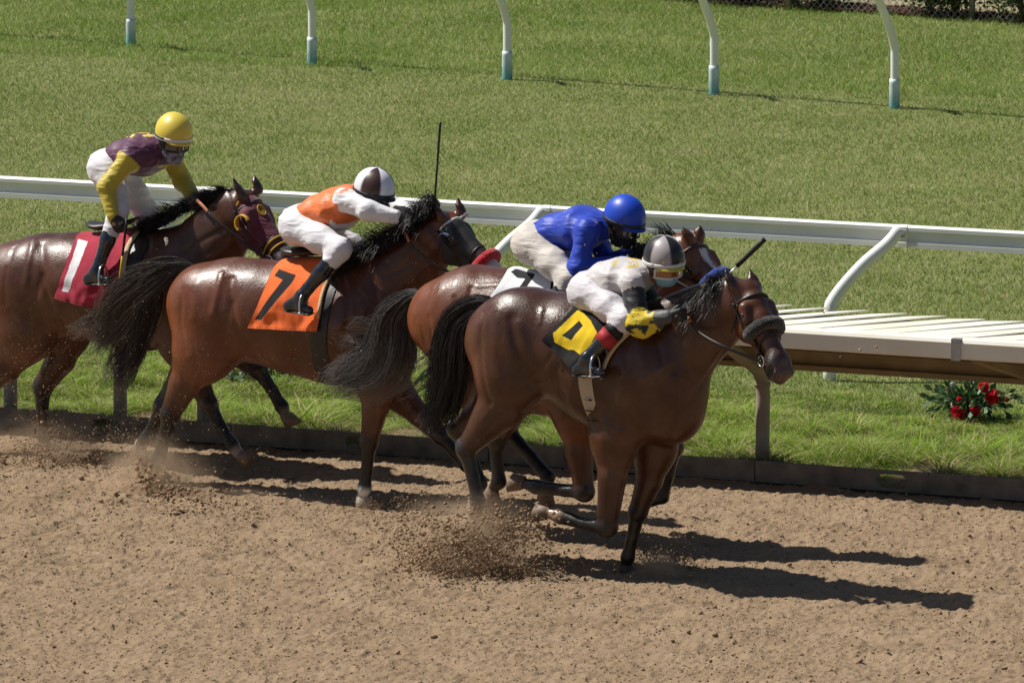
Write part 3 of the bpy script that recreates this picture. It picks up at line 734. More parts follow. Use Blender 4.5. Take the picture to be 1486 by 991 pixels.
def horse_sdf(fr, D):
    S = Sdf(); Y = np.array([0, 1., 0])
    pts = []
    for row in D['torso']:
        q = fr.J(row[0], row[1], row[4] if len(row) > 4 else 0); r = fr.m(q, row[2]); pts.append((q, r, row[3]/r))
    S.chain(pts, k=.05, ax=Y)
    w = D.get('withers')
    if w:
        a, b = fr.J(*w[0]), fr.J(*w[1]); S.cone(a, b, .11, .10, k=.12, ax=Y, sc=.6)
    S.ntorso = len(S.p)
    H = D['head_obj']; pts = []
    for row in D['neck']:
        q = fr.J(row[0], row[1], row[4] if len(row) > 4 else 0); r = fr.m(q, row[2]); pts.append((q, r, row[3]/r))
    S.chain(pts[:], k=.09, ax=Y)
    q = H.at(.12, -.115); S.cone(pts[-1][0], q, pts[-1][1], .088*H.k, k=.05, ax=H.s, sc=.72)
    S.nleg0 = len(S.p)
    for leg in D['legs']:
        lat = leg['lat']; pts = []
        for row in leg['pts']:
            l = row[4] if len(row) > 4 else lat; q = fr.J(row[0], row[1], l); r = fr.m(q, row[2]); pts.append((q, r, min(1, row[3] if len(row) > 3 else 1.0)))
        n = len(pts)
        kind = leg['kind']; jt_ = leg.get('joint', 3)
        for i in range(n-1):
            a, b = pts[i], pts[i+1]
            ra_, rb_ = a[1]*(.87 if i >= jt_ else 1), b[1]*(.87 if i+1 > jt_ else 1)
            ka = .09 if i == 0 else .045 if i == 1 else .018
            ca = leg['c'][min(i, len(leg['c'])-1)]
            S.cone(a[0], b[0], ra_, rb_, k=ka, ax=Y, sc=(a[2]+b[2])/2, c=ca)
        jt = leg.get('joint', 3)
        # knee / hock bone, tendon and fetlock ergot give the leg its joints
        kq = pts[jt][0]; S.ball(kq, pts[jt][1]*1.04, k=.02, c=1)
        dc = pts[jt+1][0]-kq; dc = dc/np.linalg.norm(dc)
        back = np.cross(Y, dc); back = back/np.linalg.norm(back)
        sgn = -1 if kind == 'fore' else -1
        if back[0] > 0: back = -back
        if leg.get('flip'): back = -back
        if kind == 'hind':
            S.cone(kq+back*.03-dc*.045, kq+back*.018+dc*.03, .022, .024, k=.03, c=1)                # point of hock
            up = pts[jt-1][0]; S.cone(kq+back*.030-dc*.045, up+back*.05, .012, .02, k=.03, c=.6)       # Achilles tendon
        fq = pts[leg.get('fet', jt+2)][0]
        S.cone(kq+back*.018+dc*.05, fq+back*.012-dc*.02, .014, .016, k=.02, c=1)
    S.nleg = len(S.p)
    for g in D.get('muscle', []):
        S.chain([(fr.J(x, y, l), r) for x, y, l, r in g], k=.06)
    H.skull(S, [(fr.J(*b), fr.J(*t), None) for b, t in D['ears']], D.get('muzc', .85))
    for g in D.get('groove', []):
        pts = []
        for x, y, r in g['pts']:
            q = S.hit(fr, [(x, y)], off=r*.95+.004)[0]; pts.append((q, r*1.5))
        S.chain(pts, k=g.get('k', .03), sub=True)
    return S
def hooves(fr, D, root):
    for leg in D['legs']:
        lat = leg['lat']; a = fr.J(*leg['hoof'][0], lat); b = fr.J(*leg['hoof'][1], lat); toe = fr.J(*leg['hoof'][2], lat)-b
        ax = (b-a)/np.linalg.norm(b-a); toe = toe-ax*(toe@ax); toe = toe/(np.linalg.norm(toe)+1e-9); side = np.cross(ax, toe)
        h = .078; m = MB(); n = 18; V = []
        for z, r, o in ((-.012, .034, 0), (.0, .045, .0), (.35*h, .050, .010), (h, .060, .026), (h+.001, .045, .024), (h-.012, .02, .02)):
            for k in range(n):
                t = 2*math.pi*k/n; rr = r*(1 if math.cos(t) > -.3 else .9)
                V.append(a+ax*z+toe*(o+rr*math.cos(t)*1.08)+side*rr*math.sin(t)*.92)
        Fs = [(i*n+k, i*n+(k+1) % n, (i+1)*n+(k+1) % n, (i+1)*n+k) for i in range(5) for k in range(n)]+[tuple(range(n)), tuple(5*n+k for k in range(n))]
        m.add(V, Fs); m.build('hoof', leg.get('hoofmat') or M['hoof'], root)
def strands(path, width, n, seg=14, r0=.004, seed=1, spread=.35, col=((.010, .008, .007), (.05, .042, .038)), wild=.05, depth=.6, tip_lo=.55, grow=1.0, tipcol=None):
    """bundle of hair strands along a centre path (k,3) with half widths; returns mesh data"""
    r = np.random.default_rng(seed); path = spline(path, seg); W = spline(np.asarray(width)[:, None], seg)[:, 0]
    T = np.gradient(path, axis=0); T /= np.linalg.norm(T, axis=1)[:, None]
    Yv = np.array([0, 1., 0]); A = np.cross(T, Yv); A /= np.linalg.norm(A, axis=1)[:, None]; B = np.cross(T, A)
    V, Fs, C = [], [], []; base = 0
    ph = r.random((n, 6))*6.28; nc = max(5, n//17); cu = np.clip(r.normal(size=nc)*.52, -1.2, 1.2); cv = r.normal(size=nc)*.45; cf_ = r.normal(size=nc)*.55; cph = r.random(nc)*6.28
    for i in range(n):
        ci = r.integers(0, nc); u = cu[ci]+r.normal()*.13; v = (cv[ci]+r.normal()*.13)*depth; fan = cf_[ci]
        end = tip_lo+(1-tip_lo)*r.random()**.6; f = np.linspace(0, end, seg); ext = 1+r.random()*.12*grow
        fi = f*(seg-1); lo = np.minimum(fi.astype(int), seg-2); fr_ = (fi-lo)[:, None]
        pc = path[lo]*(1-fr_)+path[lo+1]*fr_; w = W[lo]*(1-fr_[:, 0])+W[lo+1]*fr_[:, 0]
        a = A[lo]; b = B[lo]
        wob = np.sin(f*6+cph[ci])*wild*1.2*f+np.sin(f*11+ph[i, 0])*wild*.35*f+fan*w*f**2*.8
        wob2 = np.sin(f*7+cph[ci]*2)*wild*f+np.sin(f*12+ph[i, 2])*wild*.3*f
        q = pc+a*((u*w)*(1+.0*f)+wob)[:, None]+b*((v*w)+wob2)[:, None]
        q = q+T[lo]*(f**2*spread*.1*r.normal())[:, None]
        rad = r0*(.6+.8*r.random())*np.clip(1.25-f/end, .12, 1)
        Tn = np.gradient(q, axis=0); Tn /= np.linalg.norm(Tn, axis=1)[:, None]+1e-9
        s1 = np.cross(Tn, Yv); s1 /= np.linalg.norm(s1, axis=1)[:, None]+1e-9; s2 = np.cross(Tn, s1)
        ring = [q+(s1*math.cos(t)+s2*math.sin(t))*rad[:, None] for t in (0, 2.09, 4.19)]
        V.append(np.stack(ring, 1).reshape(-1, 3))
        t = r.random()**2; cc = np.array(col[0])*(1-t)+np.array(col[1])*t; cf = np.tile(cc, (seg*3, 1))
        if tipcol is not None:
            k_ = np.repeat((f/end)**1.6, 3)[:, None]*(.4+.6*r.random()); cf = cf*(1-k_)+np.array(tipcol)*k_
        C.append(cf)
        k = np.arange(seg-1)[:, None]*3+base
        Fs.append(np.concatenate([k+np.array([0, 1, 4, 3]), k+np.array([1, 2, 5, 4]), k+np.array([2, 0, 3, 5])])); base += seg*3
    return np.concatenate(V), np.concatenate(Fs), np.concatenate(C)
def join_sets(sets):
    V, Fs, C, n = [], [], [], 0
    for v, f, c in sets: V.append(v); Fs.append(f+n); C.append(c); n += len(v)
    return np.concatenate(V), np.concatenate(Fs), np.concatenate(C)
def tail(fr, root, main, wisps, n, seed, lat=0.0, col=((.009, .007, .007), (.035, .028, .025)), tipcol=None, wild=.035, r0=.0045):
    sets = []
    path = [fr.J(x, y, lat) for x, y, w in main]; wid = [fr.m(q, w) for q, (x, y, w) in zip(path, main)]
    sets.append(strands(path, wid, n, 16, r0, seed, wild=wild, col=col, tipcol=tipcol, tip_lo=.42))
    for j, (pts, k, tc) in enumerate(wisps):
        path = [fr.J(x, y, lat) for x, y, w in pts]; wid = [fr.m(q, w) for q, (x, y, w) in zip(path, pts)]
        sets.append(strands(path, wid, k, 14, r0*.85, seed+j+1, wild=wild*1.1, col=col, tipcol=tc, tip_lo=.5))
    V, Fs, C = join_sets(sets); return npmesh('tail', V, Fs, M['hair'], root, colors=C)
def mane(fr, S, root, rows, n, seed, length=.16, col=((.008, .006, .006), (.03, .024, .022)), lean=(-.5, 0, .6), fall=0.0, wild=.03, r0=.0029, jit=.5):
    """rows: photo points along the crest, with lateral; hair rises along `lean` then falls"""
    r = np.random.default_rng(seed); cr = spline([fr.J(*p) for p in rows], 120)
    V, Fs, C = [], [], []; base = 0; seg = 10; Yv = np.array([0, 1., 0]); nl = max(12, n//26)
    ld = np.array(lean)+r.normal(size=(nl, 3))*jit*[.45, .35, .35]; lcurl = r.normal(size=(nl, 3)); lfall = fall*(.5+r.random(nl)); ll = .6+.6*r.random(nl); lph = r.random(nl)*6.28; pos = np.sort(r.random(nl))
    f = np.linspace(0, 1, seg)[:, None]
    for i in range(n):
        ci = r.integers(0, nl); u = np.clip(pos[ci]+r.normal()*.5/nl**.8, 0, .999); p = cr[int(u*120)]+r.normal(size=3)*[.008, .014, .006]; L = length*ll[ci]*(.55+.6*r.random())
        d = ld[ci]+r.normal(size=3)*.16; d /= np.linalg.norm(d)
        q = p+d*f*L+np.array([-.10, -.35, -1.0])*lfall[ci]*L*f**2.2*1.1+np.sin(f*5.5+lph[ci])*wild*f*lcurl[ci]*.8+np.sin(f*9+r.random()*6)*wild*.22*f*r.normal(size=3)
        rad = r0*(.6+.8*r.random())*np.clip(1.15-f[:, 0], .10, 1)
        Tn = np.gradient(q, axis=0); Tn /= np.linalg.norm(Tn, axis=1)[:, None]+1e-9
        s1 = np.cross(Tn, Yv); s1 /= np.linalg.norm(s1, axis=1)[:, None]+1e-9; s2 = np.cross(Tn, s1)
        V.append(np.stack([q+(s1*math.cos(t)+s2*math.sin(t))*rad[:, None] for t in (0, 2.09, 4.19)], 1).reshape(-1, 3))
        t = r.random()**2; C.append(np.tile(np.array(col[0])*(1-t)+np.array(col[1])*t, (seg*3, 1)))
        k = np.arange(seg-1)[:, None]*3+base; Fs.append(np.concatenate([k+np.array([0, 1, 4, 3]), k+np.array([1, 2, 5, 4]), k+np.array([2, 0, 3, 5])])); base += seg*3
    return npmesh('mane', np.concatenate(V), np.concatenate(Fs), M['hair'], root, colors=np.concatenate(C))
def relief(fr, S, V, items):
    """press grooves and raise ridges along lines drawn on the flank; mirrored on the other flank"""
    n = S.normal(V); D = np.zeros(len(V))
    for pts, w, dep in items:
        q = S.hit(fr, spline(pts, 9))
        for mir in (1, -1):
            Q = q*np.array([1, mir, 1]); best = np.full(len(V), 9.)
            near = np.linalg.norm(V-Q.mean(0), axis=1) < np.linalg.norm(Q-Q.mean(0), axis=1).max()+3*w
            idx = np.where(near)[0]; P_ = V[idx]
            if mir == -1 and abs(q[:, 1]).min() < .05: continue
            bb = best[idx]
            for A, B in zip(Q[:-1], Q[1:]):
                d, _ = segd(P_, A, B); bb = np.minimum(bb, d)
            D[idx] += dep*np.exp(-(bb/w)**2)
    return V+n*(D*.48)[:, None]
def segd(p, a, b):
    ab = b-a; t = np.clip(((p-a)@ab)/max(ab@ab, 1e-9), 0, 1); return np.linalg.norm(p-a-t[:, None]*ab, axis=1), t
def build_horse(fr, D, label):
    H = D['head_obj'] = Head(fr, *D['head']); S = horse_sdf(fr, D); V, Q = S.mesh(D.get('h', .0108)); V0 = V.copy()
    D['xrear'] = fr.J(*D['butt'], 0)[0]
    V = relief(fr, S, V, D.get('relief', []))
    # ribs and small muscle play
    n = S.normal(V0); mus = vnoise3(V0*np.array([6, 6, 6.5]), 21)-.5; mus2 = vnoise3(V0*np.array([14, 14, 13]), 22)-.5
    V = V+n*(.006*mus+.0025*mus2)[:, None]*np.clip((V0[:, 2:3]-.35)*3, .15, 1)
    root = empty('racehorse', tuple(fr.O), fr.a); tag(root, label, 'horse', 'racehorses galloping down the dirt track')
    c = S.colorof(V0)[:, None]
    n1 = vnoise3(V*3.1, 3)[:, None]; n2 = vnoise3(V*9, 4)[:, None]
    co, dk, bl = [np.array(x) for x in D['coat']]
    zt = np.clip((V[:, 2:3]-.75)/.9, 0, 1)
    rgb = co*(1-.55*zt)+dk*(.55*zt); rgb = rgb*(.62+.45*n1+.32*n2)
    rear_sun = np.exp(-((V[:, 0]-D['xrear'])/.30)**2)[:, None]*np.clip((V[:, 2:3]-.6)*3, 0, 1)
    rgb = rgb*(.80+.75*rear_sun)  # sunlit orange of the hindquarters painted into the coat, the rest dimmed
    hm = np.clip(1.4-np.linalg.norm(V-H.at(.35, -.10), axis=1)/.22, 0, 1)[:, None]*D.get('facelight', .4); rgb = rgb*(1+hm)  # face coat brightened too, its sunlit cheek tone painted in
    k = np.clip(c*1.15-.05+(n2-.5)*.15, 0, 1); rgb = rgb*(1-k)+bl*k
    if 'paint' in D: rgb = D['paint'](V, rgb, H)
    for sg in (1, -1):
        for p_, r_ in ((H.at(.938, -.052, sg*.066), .034), (H.at(.325, -.070, sg*.104), .040)):
            k = np.clip((r_-np.linalg.norm(V-p_, axis=1))/.012, 0, 1)[:, None]; rgb = rgb*(1-k)+np.array([.008, .006, .005])*k
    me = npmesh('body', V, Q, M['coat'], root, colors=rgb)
    for sg in (1, -1):
        m = MB(); o_ = H.at(.325, -.074); dr_ = H.s*sg*.97+H.n*.24; dr_ /= np.linalg.norm(dr_); sd_ = S.radial(o_, dr_[None], 0, .2)[0]; e = o_+dr_*(sd_-.0145)
        bm = bmesh.new(); bmesh.ops.create_uvsphere(bm, u_segments=14, v_segments=9, radius=.019*H.k)
        m.add([e+np.array(v.co[:]) for v in bm.verts], [[v.index for v in f.verts] for f in bm.faces]); bm.free(); m.build('eye', M['eye'], root)
    hooves(fr, D, root)
    return root, S, H
def strap(S, fr, name, pts, w, th, m_, root, off=.004, n=40, world_pts=None, flat=True):
    """leather strap lying on the body along photo points"""
    pp = spline([p[:2] for p in pts], n) if world_pts is None else None
    q = S.hit(fr, pp, off=off) if world_pts is None else spline(world_pts, n)
    nr = S.normal(q); mb = MB(); 
    T = np.gradient(q, axis=0); T /= np.linalg.norm(T, axis=1)[:, None]+1e-9; sd = np.cross(T, nr); sd /= np.linalg.norm(sd, axis=1)[:, None]+1e-9
    V = np.stack([q-sd*w/2, q-sd*w/2+nr*th, q+sd*w/2+nr*th, q+sd*w/2], 1).reshape(-1, 3)
    Fs = [(i*4+k, i*4+(k+1) % 4, (i+1)*4+(k+1) % 4, (i+1)*4+k) for i in range(n-1) for k in range(4)]+[(0, 1, 2, 3), (n*4-1, n*4-2, n*4-3, n*4-4)]
    mb.add(V, Fs); return mb.build(name, m_, root)
def ringpts(S, H, a, b0=-.09, n=36, off=.006, tilt=0.0, r=.16, full=True, t0=0, t1=2*math.pi, da=0.0):
    """closed loop round the head at station a (share of length), found on the surface; da shifts the under side"""
    q = []
    for t in np.linspace(t0, t1, n, endpoint=not full):
        dr = H.n*math.cos(t)+H.s*math.sin(t); aa = a+da*(1-math.cos(t))/2; o = H.at(aa, b0); lo, hi = 0, r
        o2 = o
        q.append((o2, dr))
    O = np.array([a_ for a_, b_ in q]); Dr = np.array([b_ for a_, b_ in q])
    return O+Dr*(S.radial(O, Dr, 0, r)+off)[:, None]
def cloth_patch(S, fr, name, quad, nu, nv, off, th, m_, root, both=False, wrinkle=0.0, seed=1):
    pts = bilin(quad, nu, nv); V = S.hit(fr, pts); nr = S.normal(V)
    nr = nr*.6+np.array([0, -.8, .1])*.4; nr /= np.linalg.norm(nr, axis=1)[:, None]
    g = vnoise(V[:, 0]*9, V[:, 2]*14, seed)+.5*vnoise(V[:, 0]*22+3, V[:, 2]*18, seed+1)
    u = np.repeat(np.linspace(0, 1, nu), nv); v = np.tile(np.linspace(0, 1, nv), nu)
    low = np.clip(v, 0, 1)**1.5
    V = V+nr*(off+wrinkle*g*(.25+low))[:, None]
    return V, nr, pts
# ================================================================ the four horses
frA = Frame(908, 829, 30, -.12); frC = Frame(526, 735, 27, .12)
frB = Frame(725, 776, 28, 0); frD = Frame(67, 656, 27, -.12)
BAYA = [(.088, .027, .009), (.030, .0115, .006), (.012, .009, .008)]
BAYB = [(.170, .047, .014), (.075, .023, .009), (.012, .009, .008)]
BAYC = [(.145, .040, .012), (.054, .017, .008), (.012, .009, .008)]
BAYD = [(.112, .033, .011), (.040, .0145, .007), (.014, .010, .009)]
LC = [0, 0, .45, 1, 1, 1, 1]; FC = [0, 0, .4, 1, 1, 1, 1]
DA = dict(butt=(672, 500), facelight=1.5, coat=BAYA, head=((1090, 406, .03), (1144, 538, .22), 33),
  torso=[(733, 494, 60, .24), (775, 491, 71, .265), (825, 504, 76, .28), (872, 527, 89, .285), (915, 544, 93, .24), (950, 555, 86, .21), (976, 598, 47, .17)],
  withers=((885, 470, 0), (945, 478, 0)),
  neck=[(954, 514, 74, .18), (1001, 482, 56, .13), (1040, 456, 43, .105), (1064, 440, 36, .085)],
  legs=[dict(kind='hind', lat=.14, c=LC, pts=[(748, 480, 58, .75, .10), (740, 545, 54, .72), (729, 586, 37, .6), (676, 652, 14), (687, 694, 10), (694, 728, 12), (686, 744, 9)], hoof=[(684, 750), (679, 764), (690, 768)], joint=3, hoofmat=M['hoof_pale']),
        dict(kind='hind', lat=-.14, c=LC, pts=[(748, 490, 55, .7), (735, 550, 46, .7), (706, 596, 28, .7), (663, 622, 14), (683, 660, 10), (697, 702, 11), (690, 722, 9)], hoof=[(689, 727), (683, 742), (695, 745)], joint=3),
        dict(kind='fore', lat=.15, c=FC, pts=[(925, 545, 62, .55, .12), (892, 635, 38, .6), (889, 690, 22, .8), (881, 764, 15), (848, 760, 9.5), (813, 749, 12), (799, 745, 9)], hoof=[(795, 743), (780, 737), (774, 744)], joint=3),
        dict(kind='fore', lat=-.12, c=FC, pts=[(955, 590, 50, .6), (950, 650, 33, .8), (942, 696, 20, .9), (926, 742, 13.5), (918, 780, 9.5), (911, 808, 11), (909, 818, 9)], hoof=[(908, 821), (907, 837), (917, 835)], joint=3, hoofmat=M['hoof_dark'])],
  ears=[((1065, 416, .08), (1052, 390, .10)), ((1098, 416, -.04), (1087, 390, -.05))],
  muscle=[[(905, 500, .15, .06), (922, 570, .17, .08), (912, 620, .16, .07)]])
DB = dict(butt=(590, 480), coat=BAYB, head=((1002, 343, -.02), (1078, 445, .10), 35),
  torso=[(648, 462, 58, .24), (688, 461, 75, .27), (735, 474, 83, .29), (788, 500, 99, .30), (838, 512, 98, .27), (880, 515, 90, .24), (920, 545, 48, .20)],
  withers=((800, 430, 0), (860, 430, 0)),
  neck=[(890, 475, 72, .18), (940, 430, 52, .13), (975, 395, 40, .105), (992, 375, 33, .085)],
  legs=[dict(kind='hind', lat=.13, c=LC, pts=[(660, 470, 56, .75, .10), (690, 545, 50, .72), (732, 588, 36, .6), (721, 638, 14), (722, 672, 10), (724, 699, 12), (717, 708, 9)], hoof=[(715, 712), (708, 726), (722, 730)], joint=3),
        dict(kind='hind', lat=-.13, c=[0, .3, .9, 1], pts=[(665, 480, 55, .7), (700, 545, 46, .7), (738, 590, 30, .7), (736, 626, 14), (770, 662, 10), (795, 692, 12), (793, 704, 9)], hoof=[(791, 709), (787, 724), (799, 726)], joint=3),
        dict(kind='fore', lat=.15, c=FC, pts=[(870, 530, 56, .55, .12), (836, 604, 34, .6), (840, 655, 20, .8), (848, 713, 14.5), (820, 712, 9.5), (778, 706, 12), (764, 702, 9)], hoof=[(759, 700), (744, 694), (740, 703)], joint=3),
        dict(kind='fore', lat=-.12, c=FC, pts=[(890, 540, 50, .6), (900, 606, 30, .8), (938, 630, 18, .9), (978, 650, 13), (970, 690, 9.5), (961, 721, 11), (944, 728, 9)], hoof=[(936, 731), (915, 736), (920, 744)], joint=3, flip=False)],
  ears=[((1000, 345, .05), (990, 329, .08)), ((1014, 345, -.06), (1017, 327, -.06))])
DC = dict(butt=(245, 470), coat=BAYC, head=((646, 304, 0), (732, 394, .07), 14),
  torso=[(302, 440, 59, .24), (340, 447, 72, .265), (385, 453, 74, .275), (430, 462, 79, .285), (478, 471, 83, .26), (520, 476, 82, .24), (562, 512, 45, .20)],
  withers=((450, 410, 0), (515, 405, 0)),
  neck=[(530, 440, 64, .17), (572, 406, 49, .125), (608, 376, 39, .10), (630, 345, 35, .085)],
  legs=[dict(kind='hind', lat=.14, c=LC, pts=[(300, 450, 55, .75, .10), (297, 505, 50, .72), (268, 556, 24, .6), (247, 602, 14), (237, 642, 10), (230, 668, 12), (227, 676, 9)], hoof=[(227, 678), (223, 692), (235, 695)], joint=3),
        dict(kind='hind', lat=-.14, c=[0, .3, .9, 1], pts=[(300, 460, 50, .7), (290, 515, 40, .7), (256, 565, 20, .7), (238, 588, 14), (223, 618, 10), (214, 636, 12), (207, 641, 9)], hoof=[(205, 644), (196, 656), (206, 664)], joint=3),
        dict(kind='fore', lat=.13, c=[0, 0, .25, 1, 1, 1], pts=[(535, 475, 52, .55, .10), (546, 550, 34, .6), (545, 590, 20, .8), (536, 640, 13), (533, 680, 9), (529, 708, 11), (527, 716, 9)], hoof=[(526, 721), (524, 736), (534, 735)], joint=3, hoofmat=M['hoof_pale']),
        dict(kind='fore', lat=-.12, c=FC, pts=[(540, 500, 48, .6), (566, 560, 30, .8), (606, 600, 17, .9), (640, 632, 13), (660, 655, 9), (676, 674, 11), (684, 684, 9)], hoof=[(686, 688), (692, 702), (702, 696)], joint=3)],
  ears=[((642, 318, .06), (629, 291, .09)), ((670, 310, -.07), (664, 285, -.07))])
DD = dict(butt=(-30, 430), coat=BAYD, head=((359, 274, 0), (434, 386, .08), 12),
  torso=[(28, 408, 60, .24), (68, 413, 73, .27), (112, 414, 74, .29), (160, 419, 76, .30), (205, 424, 80, .27), (245, 428, 78, .24), (286, 458, 45, .20)],
  withers=((180, 368, 0), (240, 365, 0)),
  neck=[(255, 400, 62, .18), (292, 372, 50, .13), (322, 336, 42, .105), (342, 310, 34, .085)],
  legs=[dict(kind='hind', lat=.14, c=LC, pts=[(28, 420, 55, .75, .10), (35, 480, 48, .72), (8, 530, 25, .6), (-28, 568, 14), (-40, 612, 10), (-48, 642, 12), (-54, 650, 9)], hoof=[(-56, 653), (-64, 664), (-54, 670)], joint=3),
        dict(kind='hind', lat=-.14, c=LC, pts=[(60, 430, 50, .7), (97, 478, 38, .7), (88, 520, 23, .8), (62, 562, 14), (61, 602, 10), (63, 630, 12), (63, 638, 9)], hoof=[(64, 642), (66, 656), (76, 654)], joint=3),
        dict(kind='fore', lat=.13, c=FC, pts=[(262, 430, 50, .55, .10), (262, 500, 32, .6), (285, 548, 19, .8), (303, 587, 13), (321, 620, 9), (337, 646, 11), (346, 658, 9)], hoof=[(349, 662), (362, 673), (374, 671)], joint=3),
        dict(kind='fore', lat=-.12, c=FC, pts=[(270, 440, 46, .6), (290, 495, 28, .8), (338, 512, 17, .9), (374, 536, 13), (395, 566, 9), (409, 590, 11), (413, 599, 9)], hoof=[(415, 603), (421, 617), (432, 613)], joint=3)],
  ears=[((352, 286, .06), (337, 256, .09)), ((375, 275, -.07), (369, 253, -.07))])
DA['relief'] = [([(741, 462), (746, 495), (757, 528), (770, 560)], .028, -.026), ([(752, 470), (762, 500), (775, 530)], .03, .012), ([(702, 452), (697, 500), (702, 550), (712, 585)], .02, -.012), ([(722, 450), (718, 500), (722, 545)], .03, .010),
  ([(787, 448), (783, 470)], .016, .012), ([(765, 545), (785, 535), (800, 515)], .014, -.007), ([(770, 560), (795, 552), (812, 530)], .014, -.007),
  ([(902, 500), (912, 540), (905, 585)], .022, -.014), ([(925, 488), (935, 530), (935, 570)], .035, .014), ([(948, 480), (962, 530), (955, 575), (930, 610)], .020, -.016), ([(876, 612), (898, 628), (925, 612), (945, 585)], .022, .012), ([(880, 600), (890, 580), (893, 540)], .02, -.012),
  ([(990, 560), (984, 610), (970, 650)], .022, -.014), ([(1058, 500), (1030, 540), (1005, 575)], .020, -.012), ([(1000, 470), (985, 505), (978, 540)], .022, -.012), ([(1012, 480), (1000, 520), (992, 550)], .03, .010), ([(884, 665), (888, 705), (884, 745)], .012, -.010), ([(896, 665), (899, 705), (893, 740)], .014, .006),
  ([(742, 590), (715, 615), (690, 640)], .014, -.008), ([(726, 580), (700, 610)], .02, .006), ([(836, 560), (850, 600), (868, 630)], .02, -.008), ([(815, 545), (830, 590)], .018, .006), ([(800, 540), (812, 585)], .014, -.006)]
DB['relief'] = [([(659, 432), (661, 444)], .016, -.014), ([(684, 418), (680, 436)], .018, -.012), ([(694, 415), (735, 412)], .018, .009), ([(607, 470), (614, 505), (622, 540)], .018, .010), ([(622, 460), (630, 510), (640, 545)], .02, -.010), ([(640, 420), (625, 450)], .03, .008), ([(980, 385), (950, 420), (930, 450)], .018, -.010)]
DC['relief'] = [([(321, 398), (316, 425), (309, 455)], .024, .016), ([(336, 405), (335, 440), (325, 480)], .030, -.018), ([(338, 440), (343, 475), (360, 505), (375, 520)], .024, -.020), 
  ([(265, 420), (262, 465), (270, 510)], .02, -.010), ([(285, 415), (280, 460)], .03, .008), ([(350, 500), (380, 508), (400, 508)], .018, -.008), ([(496, 398), (505, 440), (500, 485), (492, 530)], .022, -.014), ([(515, 392), (527, 430), (524, 470)], .028, .014), ([(536, 395), (548, 430), (545, 475), (530, 505)], .018, -.016),
  ([(522, 424), (530, 436)], .012, -.012), ([(535, 440), (528, 452)], .012, .012), ([(552, 425), (560, 455), (555, 490)], .022, .012), ([(498, 540), (520, 552), (545, 535)], .020, .012), ([(562, 374), (585, 358), (610, 336), (634, 316)], .022, .012), ([(560, 400), (590, 385), (615, 362), (640, 342)], .020, -.014), ([(575, 425), (605, 400), (635, 380)], .022, .010),
  ([(290, 530), (275, 555), (258, 585)], .014, -.008), ([(545, 570), (545, 600), (538, 630)], .012, -.008)]
DD['relief'] = [([(48, 350), (42, 380), (38, 410)], .024, .016), ([(60, 355), (62, 395), (52, 430)], .028, -.018), ([(62, 400), (72, 440), (86, 470), (98, 480)], .024, -.020), ([(215, 348), (213, 400), (205, 450)], .022, -.014), ([(230, 360), (238, 395), (232, 430)], .028, .014), ([(248, 380), (256, 400), (250, 425)], .018, -.014),
  ([(268, 322), (290, 306), (318, 295)], .022, .012), ([(255, 385), (285, 355), (325, 332)], .020, -.014), ([(270, 400), (300, 378), (330, 360)], .020, .010), ([(20, 360), (8, 400), (8, 440)], .02, -.010)]
def paintB(V, rgb, H):
    q = V-H.P; a = q@H.d/H.L; b = q@H.n; c = q@H.s
    w = .020+.012*np.sin(a*9)
    k = np.clip((w-np.abs(c+.004*np.sin(a*14)))/.006, 0, 1)*np.clip((b+.06)/.02, 0, 1)*((a > .20) & (a < 1.02))
    dark = np.clip((a-.28)*3, 0, 1)*(np.abs(c) > .03)*((q@q.T.diagonal() if False else 1))
    near = (np.linalg.norm(q-H.d*H.L*.5, axis=1) < .5)
    k = (k*near)[:, None]; rgb = rgb*(1-k)+np.array([.62, .58, .55])*k
    return rgb
DB['paint'] = paintB
def legpaint(spots):
    def f(V, rgb, H):
        for p, r, c in spots:
            k = np.clip((r-np.linalg.norm(V-p, axis=1))/.03, 0, 1)[:, None]; rgb = rgb*(1-k)+np.array(c)*k
        return rgb
    return f
DC['paint'] = legpaint([(frC.J(527, 722, .13), .095, (.74, .71, .68)), (frC.J(728, 388, .06), .12, (.55, .50, .50))])
DD['paint'] = legpaint([(frD.J(346, 658, .13), .07, (.30, .25, .21)), (frD.J(413, 599, -.12), .06, (.16, .13, .11)), (frD.J(436, 378, .1), .09, (.16, .125, .11))])
DA['paint'] = legpaint([(frA.J(688, 742, .14), .06, (.42, .33, .25)), (frA.J(806, 744, .15), .085, (.30, .20, .13)), (frA.J(1084, 470, .1), .0, (.1, .1, .1))])
_pa = DA['paint']
def paintA(V, rgb, H):
    rgb = _pa(V, rgb, H); k = np.clip((.085-np.linalg.norm(V-H.at(.93, -.06), axis=1))/.03, 0, 1)[:, None]*.8
    return rgb*(1-k)+np.array([.115, .070, .052])*k
DA['paint'] = paintA
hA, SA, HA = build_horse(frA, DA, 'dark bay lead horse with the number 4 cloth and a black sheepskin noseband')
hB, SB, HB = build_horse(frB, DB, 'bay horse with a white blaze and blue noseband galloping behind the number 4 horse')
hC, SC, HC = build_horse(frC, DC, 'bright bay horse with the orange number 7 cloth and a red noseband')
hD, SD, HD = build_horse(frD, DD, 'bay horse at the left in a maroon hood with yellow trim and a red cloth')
GREY = (.23, .20, .19)  # backlit sheen painted as grey hair on the blazed horse's tail wisps
